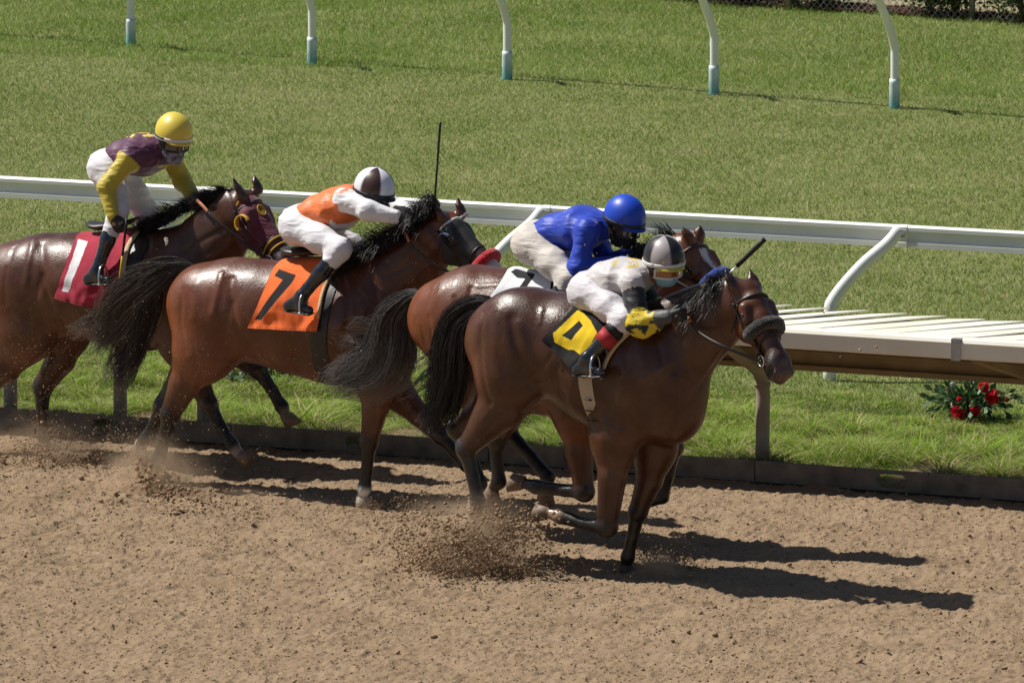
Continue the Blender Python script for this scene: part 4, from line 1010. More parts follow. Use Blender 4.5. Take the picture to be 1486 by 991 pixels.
tail(frA, hA, [(728, 452, 5), (708, 442, 9), (690, 445, 14), (664, 466, 22), (654, 505, 27), (649, 548, 26), (640, 588, 22), (630, 615, 12)],
     [([(655, 500, 14), (638, 535, 18), (612, 555, 12), (578, 585, 9)], 90, (.05, .045, .045)), ([(650, 540, 18), (640, 580, 20), (622, 612, 14), (612, 622, 8)], 160, None), ([(640, 480, 12), (622, 520, 10), (600, 545, 6)], 60, None)], 2300, 11, wild=.03, r0=.0023)
tail(frB, hB, [(626, 438, 4), (606, 430, 7), (588, 437, 12), (566, 460, 22), (560, 500, 30), (548, 530, 30), (520, 545, 22), (482, 556, 10)],
     [([(575, 440, 10), (545, 470, 14), (520, 470, 8), (500, 466, 4)], 40, GREY), ([(565, 470, 18), (540, 505, 20), (510, 525, 14), (476, 548, 8)], 260, GREY),
      ([(560, 500, 18), (530, 535, 16), (500, 548, 9), (468, 556, 5)], 200, GREY), ([(550, 480, 12), (520, 495, 12), (490, 500, 6)], 80, GREY), ([(585, 450, 8), (590, 490, 6), (585, 520, 5), (575, 540, 3)], 40, (.2, .15, .12))], 2000, 22, wild=.045,
     r0=.0023, col=((.010, .008, .008), (.08, .068, .06)), tipcol=(.20, .185, .175))
tail(frC, hC, [(288, 394, 4), (264, 386, 7), (244, 392, 12), (216, 408, 20), (190, 432, 27), (168, 462, 27), (152, 488, 15), (140, 505, 8)],
     [([(215, 415, 14), (180, 445, 14), (145, 462, 9), (106, 480, 6)], 110, (.26, .21, .18)), ([(205, 450, 16), (180, 490, 14), (165, 530, 8), (155, 555, 5)], 130, (.22, .18, .16)), ([(225, 415, 14), (214, 460, 20), (198, 505, 17), (182, 540, 9), (172, 560, 5)], 560, (.09, .07, .06)), ([(190, 430, 14), (155, 455, 12), (120, 474, 7), (98, 482, 4)], 90, (.24, .19, .16)), ([(200, 455, 12), (160, 470, 10), (120, 468, 5)], 70, (.24, .2, .17))], 1600, 33, wild=.045, r0=.0023, tipcol=(.18, .14, .115))
mane(frA, SA, hA, [(1004, 444, .02), (1018, 428, 0), (1035, 412, .0), (1058, 404, .0)], 1500, 5, .11, lean=(-.15, -.8, .1), fall=.8)
mane(frB, SB, hB, [(930, 385, 0), (955, 365, 0), (985, 346, 0)], 380, 6, .14, lean=(-.7, -.2, .55), fall=.2)
mane(frC, SC, hC, [(520, 385, .02), (550, 365, .02), (585, 345, .02), (610, 322, .02), (636, 298, .02)], 3000, 7, .19, lean=(-.45, -.55, .45), fall=.55, wild=.05, jit=.6)
mane(frD, SD, hD, [(216, 335, .02), (245, 322, .02), (272, 305, .02), (300, 296, .02), (322, 284, .0), (340, 276, 0)], 2300, 8, .13, lean=(-.8, -.3, .38), fall=.25, wild=.03, jit=.5)
# ================================================================ riders
def cloth_mat(name, color, rough=.6, sheen=.2, spec=.3, attr=False):
    m = mat(name, color, rough, spec, attr=attr, sheen=sheen, noise=.06, nscale=9)
    N = m.node_tree.nodes; L = m.node_tree.links; b = N['Principled BSDF']; tc = [n for n in N if n.type == 'TEX_COORD'][0]
    w = N.new('ShaderNodeTexNoise'); w.inputs['Scale'].default_value = 15; w.inputs['Detail'].default_value = 2.2; w.inputs['Distortion'].default_value = .6
    mp = N.new('ShaderNodeMapping'); mp.inputs['Scale'].default_value = (.45, 1.0, 1.7); mp.inputs['Rotation'].default_value = (0, .7, 0); L.new(tc.outputs['Object'], mp.inputs[0]); L.new(mp.outputs[0], w.inputs[0])
    bp = N.new('ShaderNodeBump'); bp.inputs['Strength'].default_value = .6; bp.inputs['Distance'].default_value = .014; L.new(w.outputs[0], bp.inputs['Height']); L.new(bp.outputs[0], b.inputs['Normal'])
    return m
M['silk'] = cloth_mat('racing_silk', (.5, .5, .5), .52, .1, .4, attr=True)
M['breeches'] = cloth_mat('white_breeches', (.64, .635, .67), .55, .2)
M['boot'] = mat('black_boot', (.012, .013, .018), .14, .6, coat=.5, bump=.15, bscale=12, bdist=.01)
M['skin'] = mat('skin', (.42, .22, .14), .5, .4)
M['glove'] = mat('black_glove', (.015, .014, .014), .55, .4)
M['helmet'] = mat('helmet_cover', (.5, .5, .5), .42, .45, attr=True, bump=.1, bscale=18, bdist=.01)
M['band'] = mat('helmet_band', (.02, .02, .022), .5, .4)
M['goggle'] = mat('goggle_lens', (.10, .05, .03), .08, .8, coat=.6)
M['hair_dark'] = mat('dark_hair', (.012, .010, .009), .6, .3, bump=.5, bscale=120)
M['mask_black'] = mat('black_face_cloth', (.015, .015, .016), .8, .2, bump=.4, bscale=60)
def ortho(f, u=(0, 0, 1.)):
    f = np.asarray(f, float); f = f/np.linalg.norm(f); l = np.cross(u, f); l /= np.linalg.norm(l); return f, l, np.cross(f, l)
def hand(wr, direc, grip, side, m_, root, name='glove'):
    """closed hand: wrist point, direction of the forearm, axis of the thing gripped, side of the thumb"""
    f, l, u = ortho(direc, grip); g = u                                # g: along the gripped rein; fingers are stacked along g
    S = Sdf(); c = wr+f*.055
    S.cone(wr-f*.02, wr+f*.02, .030, .030, k=.01); S.cone(wr+f*.02-g*.018, wr+f*.075-g*.024, .020, .017, k=.02, ax=l, sc=.8); S.cone(wr+f*.02+g*.014, wr+f*.078+g*.022, .020, .017, k=.02, ax=l, sc=.8)
    for i, (o, L) in enumerate(((.030, 1.0), (.010, 1.1), (-.010, 1.05), (-.029, .85))):
        k0 = wr+f*.080+g*o; k1 = k0+(f*.022+l*side*.020)*L; k2 = k1+(-f*.012+l*side*.024)*L; k3 = k2+(-f*.022-l*side*.002)*L
        S.chain([(k0, .0105), (k1, .0098), (k2, .0090), (k3, .0082)], k=.004)
    t0 = wr+f*.030+g*.032+l*side*.012; t1 = t0+f*.030+g*.014+l*side*.018; t2 = t1+f*.020-g*.010+l*side*.016
    S.chain([(t0, .013), (t1, .0115), (t2, .0095)], k=.006)
    V, Q = S.mesh(.0045); return npmesh(name, V, Q, m_, root)
def wrinkle(S, V, amp, seed, sx=(8, 8, 16)):
    n = S.normal(V); a = vnoise3(V*np.array(sx), seed); b = vnoise3(V*np.array(sx)*2.3+5, seed+1)
    r = (1-np.abs(2*a-1))**2*.7+(1-np.abs(2*b-1))**2*.35
    return V+n*((r-.45)*amp)[:, None]
def rider(fr, horse, D):
    root = empty('jockey', tuple(fr.O), fr.a); tag(root, D['label'], 'person', 'jockeys crouched on the racehorses')
    J = fr.J; s = {k: (J(*v[:3]), v[3]) for k, v in D['j'].items()}    # joint: (point, radius in metres)
    pel, chs, nk = s['pelvis'], s['chest'], s['neck']
    Yv = np.array([0, -1., 0])
    # head axes
    yaw, pit, roll = [R(x) for x in D['look']]                          # yaw towards the camera, pitch down
    f = np.array([math.cos(pit)*math.cos(yaw), -math.cos(pit)*math.sin(yaw), -math.sin(pit)]); f, l, u = ortho(f)
    u2 = u*math.cos(roll)+l*math.sin(roll); l2 = l*math.cos(roll)-u*math.sin(roll); u, l = u2, l2
    hc = s['head'][0]; k = D.get('hs', 1.0)
    def hp(x, y, z): return hc+(f*x+l*y+u*z)*k
    def torso(S, e=0.0, up=False):
        mid = (pel[0]*.55+chs[0]*.45)+np.array([0, 0, D.get('arch', .03)])
        if not up: S.cone(pel[0]+Yv*.055, pel[0]-Yv*.055, pel[1]+e, pel[1]+e, k=.05)
        S.cone(pel[0] if not up else pel[0]*.55+mid*.45, mid, pel[1]*.95+e, pel[1]*.9+e, k=.05, ax=Yv, sc=1.3)
        S.cone(mid, chs[0], pel[1]*.9+e, chs[1]*.98+e, k=.05, ax=Yv, sc=1.35)
        S.cone(chs[0], (chs[0]+nk[0])/2, chs[1]+e, chs[1]*.72+e, k=.05, ax=Yv, sc=1.45)
        S.cone(s['sh_n'][0], s['sh_f'][0], .062+e, .062+e, k=.07)
    def limbs(S, e, names, kk=.03):
        pts = [(s[n][0], s[n][1]+e) for n in names]; S.chain(pts, k=kk)
    # one continuous body under the clothes
    S = Sdf(); torso(S, -.012)
    S.cone((chs[0]+nk[0])/2, nk[0], .07, .055, k=.04); S.cone(nk[0], hp(-.03, 0, -.06), .055, .055, k=.03)
    for a in (('sh_n', 'el_n', 'wr_n'), ('sh_f', 'el_f', 'wr_f'), ('hip_n', 'kn_n', 'an_n'), ('hip_f', 'kn_f', 'an_f')): limbs(S, -.012, a)
    for w, e_ in (('wr_n', 'el_n'), ('wr_f', 'el_f')):
        d_ = s[w][0]-s[e_][0]; d_ /= np.linalg.norm(d_); S.cone(s[w][0], s[w][0]+d_*.05, .022, .018, k=.02)
    for h_, t_ in (('he_n', 'to_n'), ('he_f', 'to_f')): S.cone(s[h_][0], s[t_][0], .028, .024, k=.02)
    S.cone(hp(-.015, 0, .035), hp(.005, 0, -.005), .088*k, .080*k, k=.03, ax=l, sc=.88)                 # cranium
    S.cone(hp(.035, 0, -.045), hp(.050, 0, -.085), .052*k, .036*k, k=.03)                                # face to chin
    S.cone(hp(.080, 0, -.025), hp(.096, 0, -.054), .009, .013, k=.012)                                   # nose
    for sg in (1, -1):
        S.ball(hp(.070, sg*.034, -.045), .022, k=.02); S.cone(hp(-.005, sg*.078, -.030), hp(-.008, sg*.080, -.055), .016, .011, k=.008, ax=l, sc=.5)
        S.ball(hp(.090, sg*.030, -.018), .012, k=.012, sub=True)
    S.cone(hp(.088, -.02, -.082), hp(.088, .02, -.082), .004, .004, k=.004, sub=True)                     # mouth
    V, Q = S.mesh(.010); npmesh('body', V, Q, M['skin'], root)
    for sg in (1, -1):
        m = MB(); bm = bmesh.new(); bmesh.ops.create_uvsphere(bm, u_segments=10, v_segments=7, radius=.011)
        m.add([hp(.078, sg*.030, -.018)+np.array(v.co[:]) for v in bm.verts], [[v.index for v in f_.verts] for f_ in bm.faces]); bm.free(); m.build('eye', M['eye'], root)
    # jersey
    S = Sdf(); torso(S, .002, True); limbs(S, .006, ('sh_n', 'el_n', 'wr_n'), .03); limbs(S, .006, ('sh_f', 'el_f', 'wr_f'), .035)
    if D.get('bag'): S.chain([(J(x, y, la), r) for x, y, la, r in D['bag']], k=.04)
    S.cone(nk[0]-(nk[0]-chs[0])*.35, nk[0]+(nk[0]-chs[0])*.05, .075, .064, k=.04)
    V, Q = S.mesh(.0095); V = wrinkle(S, V, .012, D['seed'], (6, 9, 17))
    npmesh('jersey', V, Q, M['silk'], root, colors=D['silk'](V, fr, s, J))
    # breeches: pelvis, thighs and knees
    S = Sdf(); mid = pel[0]+(chs[0]-pel[0])*.33
    S.cone(pel[0]+Yv*.05, pel[0]-Yv*.05, pel[1]+.012, pel[1]+.012, k=.05); S.cone(pel[0], mid, pel[1]+.006, pel[1]*.93, k=.04, ax=Yv, sc=1.3)
    for sd in 'nf':
        kn, an = s['kn_'+sd], s['an_'+sd]; q = kn[0]+(an[0]-kn[0])*D.get('cuff', .22)
        S.chain([(s['hip_'+sd][0], s['hip_'+sd][1]+.006), (s['hip_'+sd][0]*.5+kn[0]*.5, (s['hip_'+sd][1]+kn[1])*.5+.006), (kn[0], kn[1]+.004), (q, kn[1]*.9+.004)], k=.05)
    V, Q = S.mesh(.0095); V = wrinkle(S, V, .009, D['seed']+5, (7, 9, 20)); npmesh('breeches', V, Q, D.get('pants', M['breeches']), root)
    # boots with a heel, toe and top band
    for sd in 'nf':
        kn, an, he, to = s['kn_'+sd][0], s['an_'+sd][0], s['he_'+sd][0], s['to_'+sd][0]; S = Sdf(); c0 = D.get('cuff', .22)
        S.chain([(kn+(an-kn)*(c0+.02), .052), (kn+(an-kn)*.5, .050), (kn+(an-kn)*.85, .037), (an, .035)], k=.02)
        S.cone(an, he, .036, .030, k=.025); S.cone(he, to, .031, .026, k=.02); S.cone(an, he*.4+to*.6, .034, .028, k=.03)
        V, Q = S.mesh(.009); b = npmesh('boot', V, Q, M['boot'], root)
        fd_ = (to-he)/np.linalg.norm(to-he); m = MB(); m.tube([he-fd_*.028+np.array([0, 0, -.030]), he+np.array([0, 0, -.032]), to+np.array([0, 0, -.027]), to+fd_*.03+np.array([0, 0, -.014])], [.024, .030, .034, .016], 10, squash=(.28, 1), up=(0, 0, 1)); m.build('sole', M['leather'], b)
        if 'cuffs' in D:
            for (a, b2, cm) in D['cuffs']:
                m = MB(); m.tube([kn+(an-kn)*a, kn+(an-kn)*(a+b2)/1.0*1.0 if False else kn+(an-kn)*b2], [.062, .058], 18); m.build('boot_cuff', cm, root)
    for w, e_, sd in (('wr_n', 'el_n', 1), ('wr_f', 'el_f', -1)):
        hd = hand(s[w][0], s[w][0]-s[e_][0]+np.array(D.get('bend', (0, 0, 0.))), D.get('grip', (0.25, 0, 1.)), sd, M['glove'], root)
    # helmet: dome, visor, band, goggles, face covering
    V, C = [], []; nu, nv = 48, 18
    for i in range(nu):
        a = 2*math.pi*i/nu
        for j in range(nv):
            t = (j/(nv-1))*R(103)
            x, y, z = math.sin(t)*math.cos(a)*.138, math.sin(t)*math.sin(a)*.116, math.cos(t)*.132
            flare = 1+.02*math.cos(a*4)**8*0
            V.append(hp(x-.004, y, z+.030)); C.append(D['cap'](a, t))
    V = np.array(V); Fs = [(i*nv+j, i*nv+j+1, ((i+1) % nu)*nv+j+1, ((i+1) % nu)*nv+j) for i in range(nu) for j in range(nv-1)]
    # inner lining gives the rim a thickness
    n0 = len(V); ctr = hp(0, 0, .01); V2 = ctr+(V-ctr)*.93; Fs2 = [tuple(x+n0 for x in f_[::-1]) for f_ in Fs]
    rim = [(i*nv+nv-1, ((i+1) % nu)*nv+nv-1, ((i+1) % nu)*nv+nv-1+n0, i*nv+nv-1+n0) for i in range(nu)]
    hel = npmesh('helmet', np.concatenate([V, V2]), Fs+Fs2+rim, M['helmet'], root, colors=np.array(C+C))
    m = MB(); path = [hp(math.cos(a)*.139-.004, math.sin(a)*.117, .006+.004*math.cos(a)) for a in np.linspace(0, 2*math.pi, 40)]
    m.tube(path, .013, 8, squash=(.95, .32), up=u, caps=False); m.build('band', D.get('bandmat', M['band']), hel)
    vs = []; na = 15
    for j, (rr, zz) in enumerate(((.132, .004), (.145, -.001), (.158, -.009))):
        for i in range(na):
            a = R(-62+124*i/(na-1)); e_ = 1-.16*(abs(a)/R(62))**3*(j)
            vs.append((rr*math.cos(a)*e_-.002, rr*.84*math.sin(a)*e_, zz))
    V = np.array([hp(*v) for v in vs]+[hp(v[0], v[1], v[2]-.007) for v in vs]); nn = 3*na
    Fs = [(j*na+i, j*na+i+1, (j+1)*na+i+1, (j+1)*na+i) for j in range(2) for i in range(na-1)]; Fs += [tuple(x+nn for x in f_[::-1]) for f_ in Fs]
    Fs += [(2*na+i, 2*na+i+1, nn+2*na+i+1, nn+2*na+i) for i in range(na-1)]
    npmesh('visor', V, Fs, M['helmet'], hel, colors=np.tile(np.array(D['visor']), (len(V), 1)))
    if D.get('goggles'):
        gf, gl = D['goggles']
        def gog(z0, z1, r0, push, a0, n=13):
            V = []; 
            for z in (z0, z0*.66+z1*.34, z0*.34+z1*.66, z1):
                for i in range(n):
                    a = R(-a0+2*a0*i/(n-1)); V.append(hp((r0+push)*math.cos(a)+.0, (r0*.86+push)*math.sin(a), z))
            return np.array(V), grid_faces(4, n)
        m = MB(); path = [hp(.111*math.cos(a), .095*math.sin(a), z) for a, z in [(R(x), -.020) for x in range(-64, 65, 8)]+[(R(x), -.068) for x in range(64, -65, -8)]]
        path.append(path[0]); m.tube(path, .0075, 6, caps=False); m.build('goggle_frame', gf, root)
        V, Fs = gog(-.022, -.066, .106, .004, 62); npmesh('goggle_lens', V, Fs, gl, root)
        m = MB(); m.tube([hp(.142*math.cos(R(a))-.004, .119*math.sin(R(a)), .002+.016*(abs(a)-60)/120*0+.010) for a in range(60, 301, 10)], .010, 6, squash=(.8, .3), up=u); m.build('goggle_strap', gf, root)
    if D.get('facecloth'):
        fm, z0, z1, full = D['facecloth']; nA, nB = 25, 8; V = []
        a0 = 180 if full else 78
        for j in range(nB):
            z = z0+(z1-z0)*j/(nB-1); tp = 1-.30*(j/(nB-1))**1.6
            for i in range(nA):
                a = R(-a0+2*a0*i/(nA-1)); r_ = (.098+.016*math.cos(a)**9*(1-j/nB*.5) if math.cos(a) > 0 else .09)
                r_ += .003*math.sin(a*13+j*1.7)
                V.append(hp(r_*math.cos(a)*tp+.006, (.078+.004*math.sin(a*9+j))*math.sin(a)*tp, z))
        npmesh('face_mask', V, grid_faces(nB, nA), fm, root)
    hv = []
    for j in range(6):
        for i in range(21):
            a = R(82+196*i/20); rr = 1-.10*j/5; hv.append(hp(.104*math.cos(a)*rr-.006, .092*math.sin(a)*rr, .01-.085*j/5-(.012 if i in (0, 20) else 0)))
    npmesh('hair', np.array(hv), grid_faces(6, 21), M['hair_dark'], root)
    m = MB(); m.tube([hp(.02, -.092, -.01), hp(.035, -.076, -.06), hp(.045, -.04, -.112), hp(.048, 0, -.122), hp(.045, .04, -.112), hp(.035, .076, -.06), hp(.02, .092, -.01)], .006, 6); m.build('chin_strap', M['leather'], root)
    return root, s
def polyin(pts, poly):
    x, y = pts[:, 0], pts[:, 1]; ins = np.zeros(len(pts), bool); n = len(poly)
    for i in range(n):
        (x1, y1), (x2, y2) = poly[i], poly[(i+1) % n]
        c = ((y1 > y) != (y2 > y)) & (x < (x2-x1)*(y-y1)/((y2-y1) if y2 != y1 else 1e-9)+x1); ins ^= c
    return ins
def project_px(fr, V):
    q = fr.wor(V)-CAM; zc = q@FW; return np.stack([743+F*(q@RT)/zc, 495.5-F*(q@UP)/zc], 1)
def saddle_cloth(fr, S, quad, base, polys, label, seed, edge=None, roll=None, rollmat=None, nu=110, nv=110):
    root = empty('saddle_cloth', tuple(fr.O), fr.a); tag(root, label, 'saddle cloth', 'numbered saddle cloths')
    V, nr, pts = cloth_patch(S, fr, 'c', quad, nu, nv, .012, .004, None, None, wrinkle=.022, seed=seed)
    jag = rng.normal(size=V.shape)*.0004; C = np.tile(np.array(base, float), (len(V), 1))
    if edge is not None:
        u = np.repeat(np.linspace(0, 1, nu), nv); v = np.tile(np.linspace(0, 1, nv), nu)
        e = (v > .972) & (np.sin(u*260) > -.2); C[e] = edge
    for poly, c in polys: C[polyin(pts, poly)] = c
    n = len(V); V2 = V-nr*.004; Fq = grid_faces(nu, nv)
    rim = list(range(nv))+[i*nv+nv-1 for i in range(1, nu)]+[(nu-1)*nv+j for j in range(nv-2, -1, -1)]+[i*nv for i in range(nu-2, 0, -1)]
    side = np.array([(rim[k], rim[(k+1) % len(rim)], rim[(k+1) % len(rim)]+n, rim[k]+n) for k in range(len(rim))])
    # the far half hangs down the other flank, mirrored about the spine
    Vm = V*np.array([1, -1, 1])
    npmesh('number_side', np.concatenate([V, V2]), np.concatenate([Fq, Fq[:, ::-1]+n, side]), M['cloth'], root, colors=np.concatenate([C, C]))
    npmesh('far_side', np.concatenate([Vm, V2*np.array([1, -1, 1])]), np.concatenate([Fq[:, ::-1], Fq+n, side[:, ::-1]]), M['cloth'], root, colors=np.tile(np.array(base, float), (2*n, 1)))
    # middle strip across the back
    top = V[::nv]; k = 14; rows = []
    for t in np.linspace(0, 1, k):
        y = top[:, 1]*(1-2*t); g = np.stack([top[:, 0], y, top[:, 2]+0*y], 1); o = g.copy(); o[:, 2] = 2.2
        zt = np.full(len(g), top[:, 2].max()+.25)
        for _ in range(40):
            f = S.ev(np.stack([g[:, 0], g[:, 1], zt], 1)); zt = zt-np.clip(f-.012, -.01, .05)*.7
        rows.append(np.stack([g[:, 0], g[:, 1], np.maximum(zt, top[:, 2]-.0)], 1))
    W = np.concatenate(rows); npmesh('top_strip', W, grid_faces(k, nu), M['cloth'], root, colors=np.tile(np.array(base, float), (len(W), 1)))
    if roll:
        q = S.hit(fr, spline(roll, 24), off=.014); m = MB(); m.tube(q, .019, 8, squash=(.6, 1)); m.build('pad_edge', rollmat, root)
    return root
M['cloth'] = mat('saddle_cloth_fabric', (.5, .5, .5), .85, .15, attr=True, sheen=.15, bump=.25, bscale=260, noise=.08, nscale=25)
M['beige_pad'] = mat('beige_pad', (.52, .40, .24), .8, .2, bump=.3, bscale=120)
M['white_pad'] = mat('cream_pad', (.60, .56, .46), .85, .2, bump=.3, bscale=120)
def saddle(fr, S, s, seat, label, girth, gmat, gw, stir, second=None):
    """small racing saddle: seat, flap, stirrup leathers and irons, girth"""
    root = empty('racing_saddle', tuple(fr.O), fr.a); tag(root, label, 'saddle', 'racing saddles')
    a, b = fr.J(*seat[0], 0), fr.J(*seat[1], 0); m = MB(); path = []
    for t in np.linspace(0, 1, 9):
        p = a*(1-t)+b*t; z = p[2]+.35
        for _ in range(40): z -= np.clip(S.ev(np.array([[p[0], 0, z]]))[0]-.035, -.01, .05)*.7
        path.append([p[0], 0, z+.035*abs(2*t-1)**2.5+.0])
    m.tube(path, [.05, .085, .10, .10, .085, .075, .065, .06, .04], 14, squash=(.28, 1.1), up=(0, 0, 1)); m.build('seat', M['leather'], root)
    for sg in (1, -1):
        if sg == 1:
            he, to, kn = s['he_n'][0], s['to_n'][0], s['kn_n'][0]
        else:
            he, to, kn = s['he_f'][0], s['to_f'][0], s['kn_f'][0]
        ball_ = he*.28+to*.72+np.array([0, 0, -.034]); fdir_ = (to-he)/np.linalg.norm(to-he); sd = np.array([0, 1., 0])
        m = MB(); loop = [ball_+sd*.055*math.cos(t)+np.array([0, 0, 1])*(.055+.075*math.sin(t) if math.sin(t) > -.45 else .018) for t in np.linspace(-math.pi*.85, math.pi*1.15, 26)]
        m.tube(loop, .0065, 8, caps=False); m.box(ball_+np.array([0, 0, .010]), [sd, fdir_, np.cross(sd, fdir_)], (.052, .018, .005)); st_ = m.build('stirrup', M['metal'], root)
        topp = ball_+np.array([0, 0, .13]); shk = (kn-(he*.8+to*.2)); anchor = he*.8+to*.2+shk*.72; anchor[1] *= .80 
        m = MB(); m.tube([topp, topp*.5+anchor*.5+np.array([0, sg*.02, 0]), anchor], .010, 6, squash=(.3, 1.1), up=(0, 1, 0)); m.build('stirrup_leather', M['leather'], root)
    gp = [fr.J(x, y, 0)[:1] for x, y in girth]; x0 = [fr.J(x, y, .26) for x, y in girth]
    # girth band follows the section of the barrel
    xs_ = spline([[q[0]] for q in x0], 3)[:, 0]; V, n = [], 64; xc = float(np.mean(xs_)); cz = .0
    zc_ = fr.J(girth[len(girth)//2][0], girth[len(girth)//2][1], 0)[2]
    for sx in (-gw/2, -gw/6, gw/6, gw/2):
        for k in range(n):
            t = 2*math.pi*k/n; dr = np.array([0, math.sin(t), math.cos(t)]); lo, hi = .05, .75
            tt = (1-math.cos(t))/2; xx = x0[0][0]*(1-tt)+x0[-1][0]*tt+sx
            o = np.array([xx, 0, zc_])
            V.append((o, dr, .007+(.004 if abs(sx) < gw/3 else 0)))
    O = np.array([v[0] for v in V]); Dr = np.array([v[1] for v in V]); ex = np.array([v[2] for v in V])
    ST = Sdf(); ST.p = [p for p in S.p[:S.ntorso]+S.p[S.nleg:] if not p[8]]; V = O+Dr*(ST.radial(O, Dr, .05, .75)+ex)[:, None]
    Fs = [(j*n+k, j*n+(k+1) % n, (j+1)*n+(k+1) % n, (j+1)*n+k) for j in range(3) for k in range(n)]
    npmesh('girth', np.array(V), Fs, gmat, root)
    return root
def whip(fr, pts, label, segs):
    root = empty('whip', tuple(fr.O), fr.a); tag(root, label, 'whip')
    for name, a, b, r0, r1, m_ in segs:
        A, B = fr.J(*pts[0]), fr.J(*pts[1]); m = MB(); p = [A+(B-A)*t for t in np.linspace(a, b, 6)]; m.tube(p, np.linspace(r0, r1, 6), 8, squash=(1, .5) if name == 'flap' else None, jitter=.04); m.build(name, m_, root)
    return root
def tube_obj(name, pts, r, m_, root, n=24, squash=None):
    m = MB(); m.tube(spline(pts, n), r, 8, squash=squash); return m.build(name, m_, root)
# ================================================================ who rides what
def const(c): return lambda V, fr, s, J: np.tile(np.array(c, float), (len(V), 1))
def seglam(p, a, b): ab = b-a; return np.clip(((p-a)@ab)/(ab@ab), 0, 1)
def segdist(p, a, b): t = seglam(p, a, b); return np.linalg.norm(p-a-t[:, None]*(b-a), axis=1), t
def armmask(V, s, sd, r=.085):
    d1, t1 = segdist(V, s['sh_'+sd][0], s['el_'+sd][0]); d2, t2 = segdist(V, s['el_'+sd][0], s['wr_'+sd][0]); return (np.minimum(d1, d2) < r), d1, t1, d2, t2
WHITE, BLACK = (.74, .73, .75), (.014, .014, .016)
def silkA(V, fr, s, J):
    C = np.tile(np.array([.52, .49, .49]), (len(V), 1)); px = project_px(fr, V)
    near = V[:, 1] < s['sh_n'][0][1]+.06
    for sd in 'nf':
        m, d1, t1, d2, t2 = armmask(V, s, sd, .15); low = ((t1 > .18) & (d1 < .09+.1*t1)) | (d2 < .11); arm = m & low & ((V[:, 1] < s['sh_n'][0][1]+.07) | (sd == 'f')); C[arm] = (.018, .018, .02)
        yl = arm & ((t1 > .72)) & (t2 < .62)
        n = vnoise3(V*36, 3); C[yl & (n > .40)] = (.62, .47, .02)
        lower = arm & (t2 > .62); C[lower] = (.06, .06, .06)
    L = [((922, 377), (926, 385)), ((926, 385), (911, 388)), ((893, 379), (890, 387)), ((890, 387), (897, 376)), ((930, 376), (912, 374)), ((915, 381), (913, 388))]
    for a, b in L:
        a, b = np.array(a, float), np.array(b, float); ab = b-a; t = np.clip(((px-a)@ab)/(ab@ab), 0, 1); d = np.linalg.norm(px-a-t[:, None]*ab, axis=1); C[(d < 1.3)] = (.55, .42, .03)
    return C
def silkC(V, fr, s, J):
    C = np.tile(np.array([.72, .165, .04]), (len(V), 1)); px = project_px(fr, V)
    for sd in 'nf':
        m, d1, t1, d2, t2 = armmask(V, s, sd, .078); C[m & ((t1 > -.1))] = WHITE; C[(np.minimum(d1, d2) < .12) & (t1 > .45) & (V[:, 1] < s['sh_n'][0][1]+.12)] = WHITE
    star = [(478, 318), (488, 326), (500, 325), (514, 322), (511, 333), (500, 338), (486, 338), (479, 334)]
    C[polyin(px, star)] = WHITE; return C
def silkD(V, fr, s, J):
    C = np.tile(np.array([.085, .022, .060]), (len(V), 1)); px = project_px(fr, V)
    for sd in 'nf':
        m, d1, t1, d2, t2 = armmask(V, s, sd, .090); C[m & ((t1 > .04) | (d2 < .07))] = (.48, .38, .035)
    for a, b in (((184, 198), (188, 193)), ((188, 193), (222, 191)), ((190, 199), (196, 193)), ((208, 197), (222, 197)), ((214, 192), (217, 198)), ((231, 243), (246, 240))):
        a, b = np.array(a, float), np.array(b, float); ab = b-a; t = np.clip(((px-a)@ab)/(ab@ab), 0, 1); d = np.linalg.norm(px-a-t[:, None]*ab, axis=1); C[(d < 1.6) & (V[:, 1] < .2)] = (.62, .47, .10)
    return C
def capsec(c1, c2, n=4, off=0.0): return lambda a, t: (c1 if int(((a+off) % (2*math.pi))/(2*math.pi)*n) % 2 == 0 else c2)
M['blue_mask'] = mat('surgical_mask', (.28, .55, .68), .7, .2, bump=.3, bscale=40)
M['red_cuff'] = mat('red_cuff', (.38, .025, .03), .6, .3)
M['black_cuff'] = mat('black_cuff', (.012, .012, .013), .6, .3)
M['white_frame'] = mat('pale_frame', (.7, .68, .66), .4, .4)
M['orange_lens'] = mat('orange_lens', (.30, .09, .02), .08, .8, coat=.6)
M['dark_lens'] = mat('dark_lens', (.03, .03, .035), .06, .8, coat=.6)
M['grey_gaiter'] = mat('patterned_neck_gaiter', (.34, .34, .44), .8, .2, color2=(.015, .015, .02), nscale=26, detail=3)
M['tan_pants'] = cloth_mat('dusty_breeches', (.56, .51, .46), .6, .2)
M['white_band'] = mat('white_band', (.6, .6, .58), .5, .4)
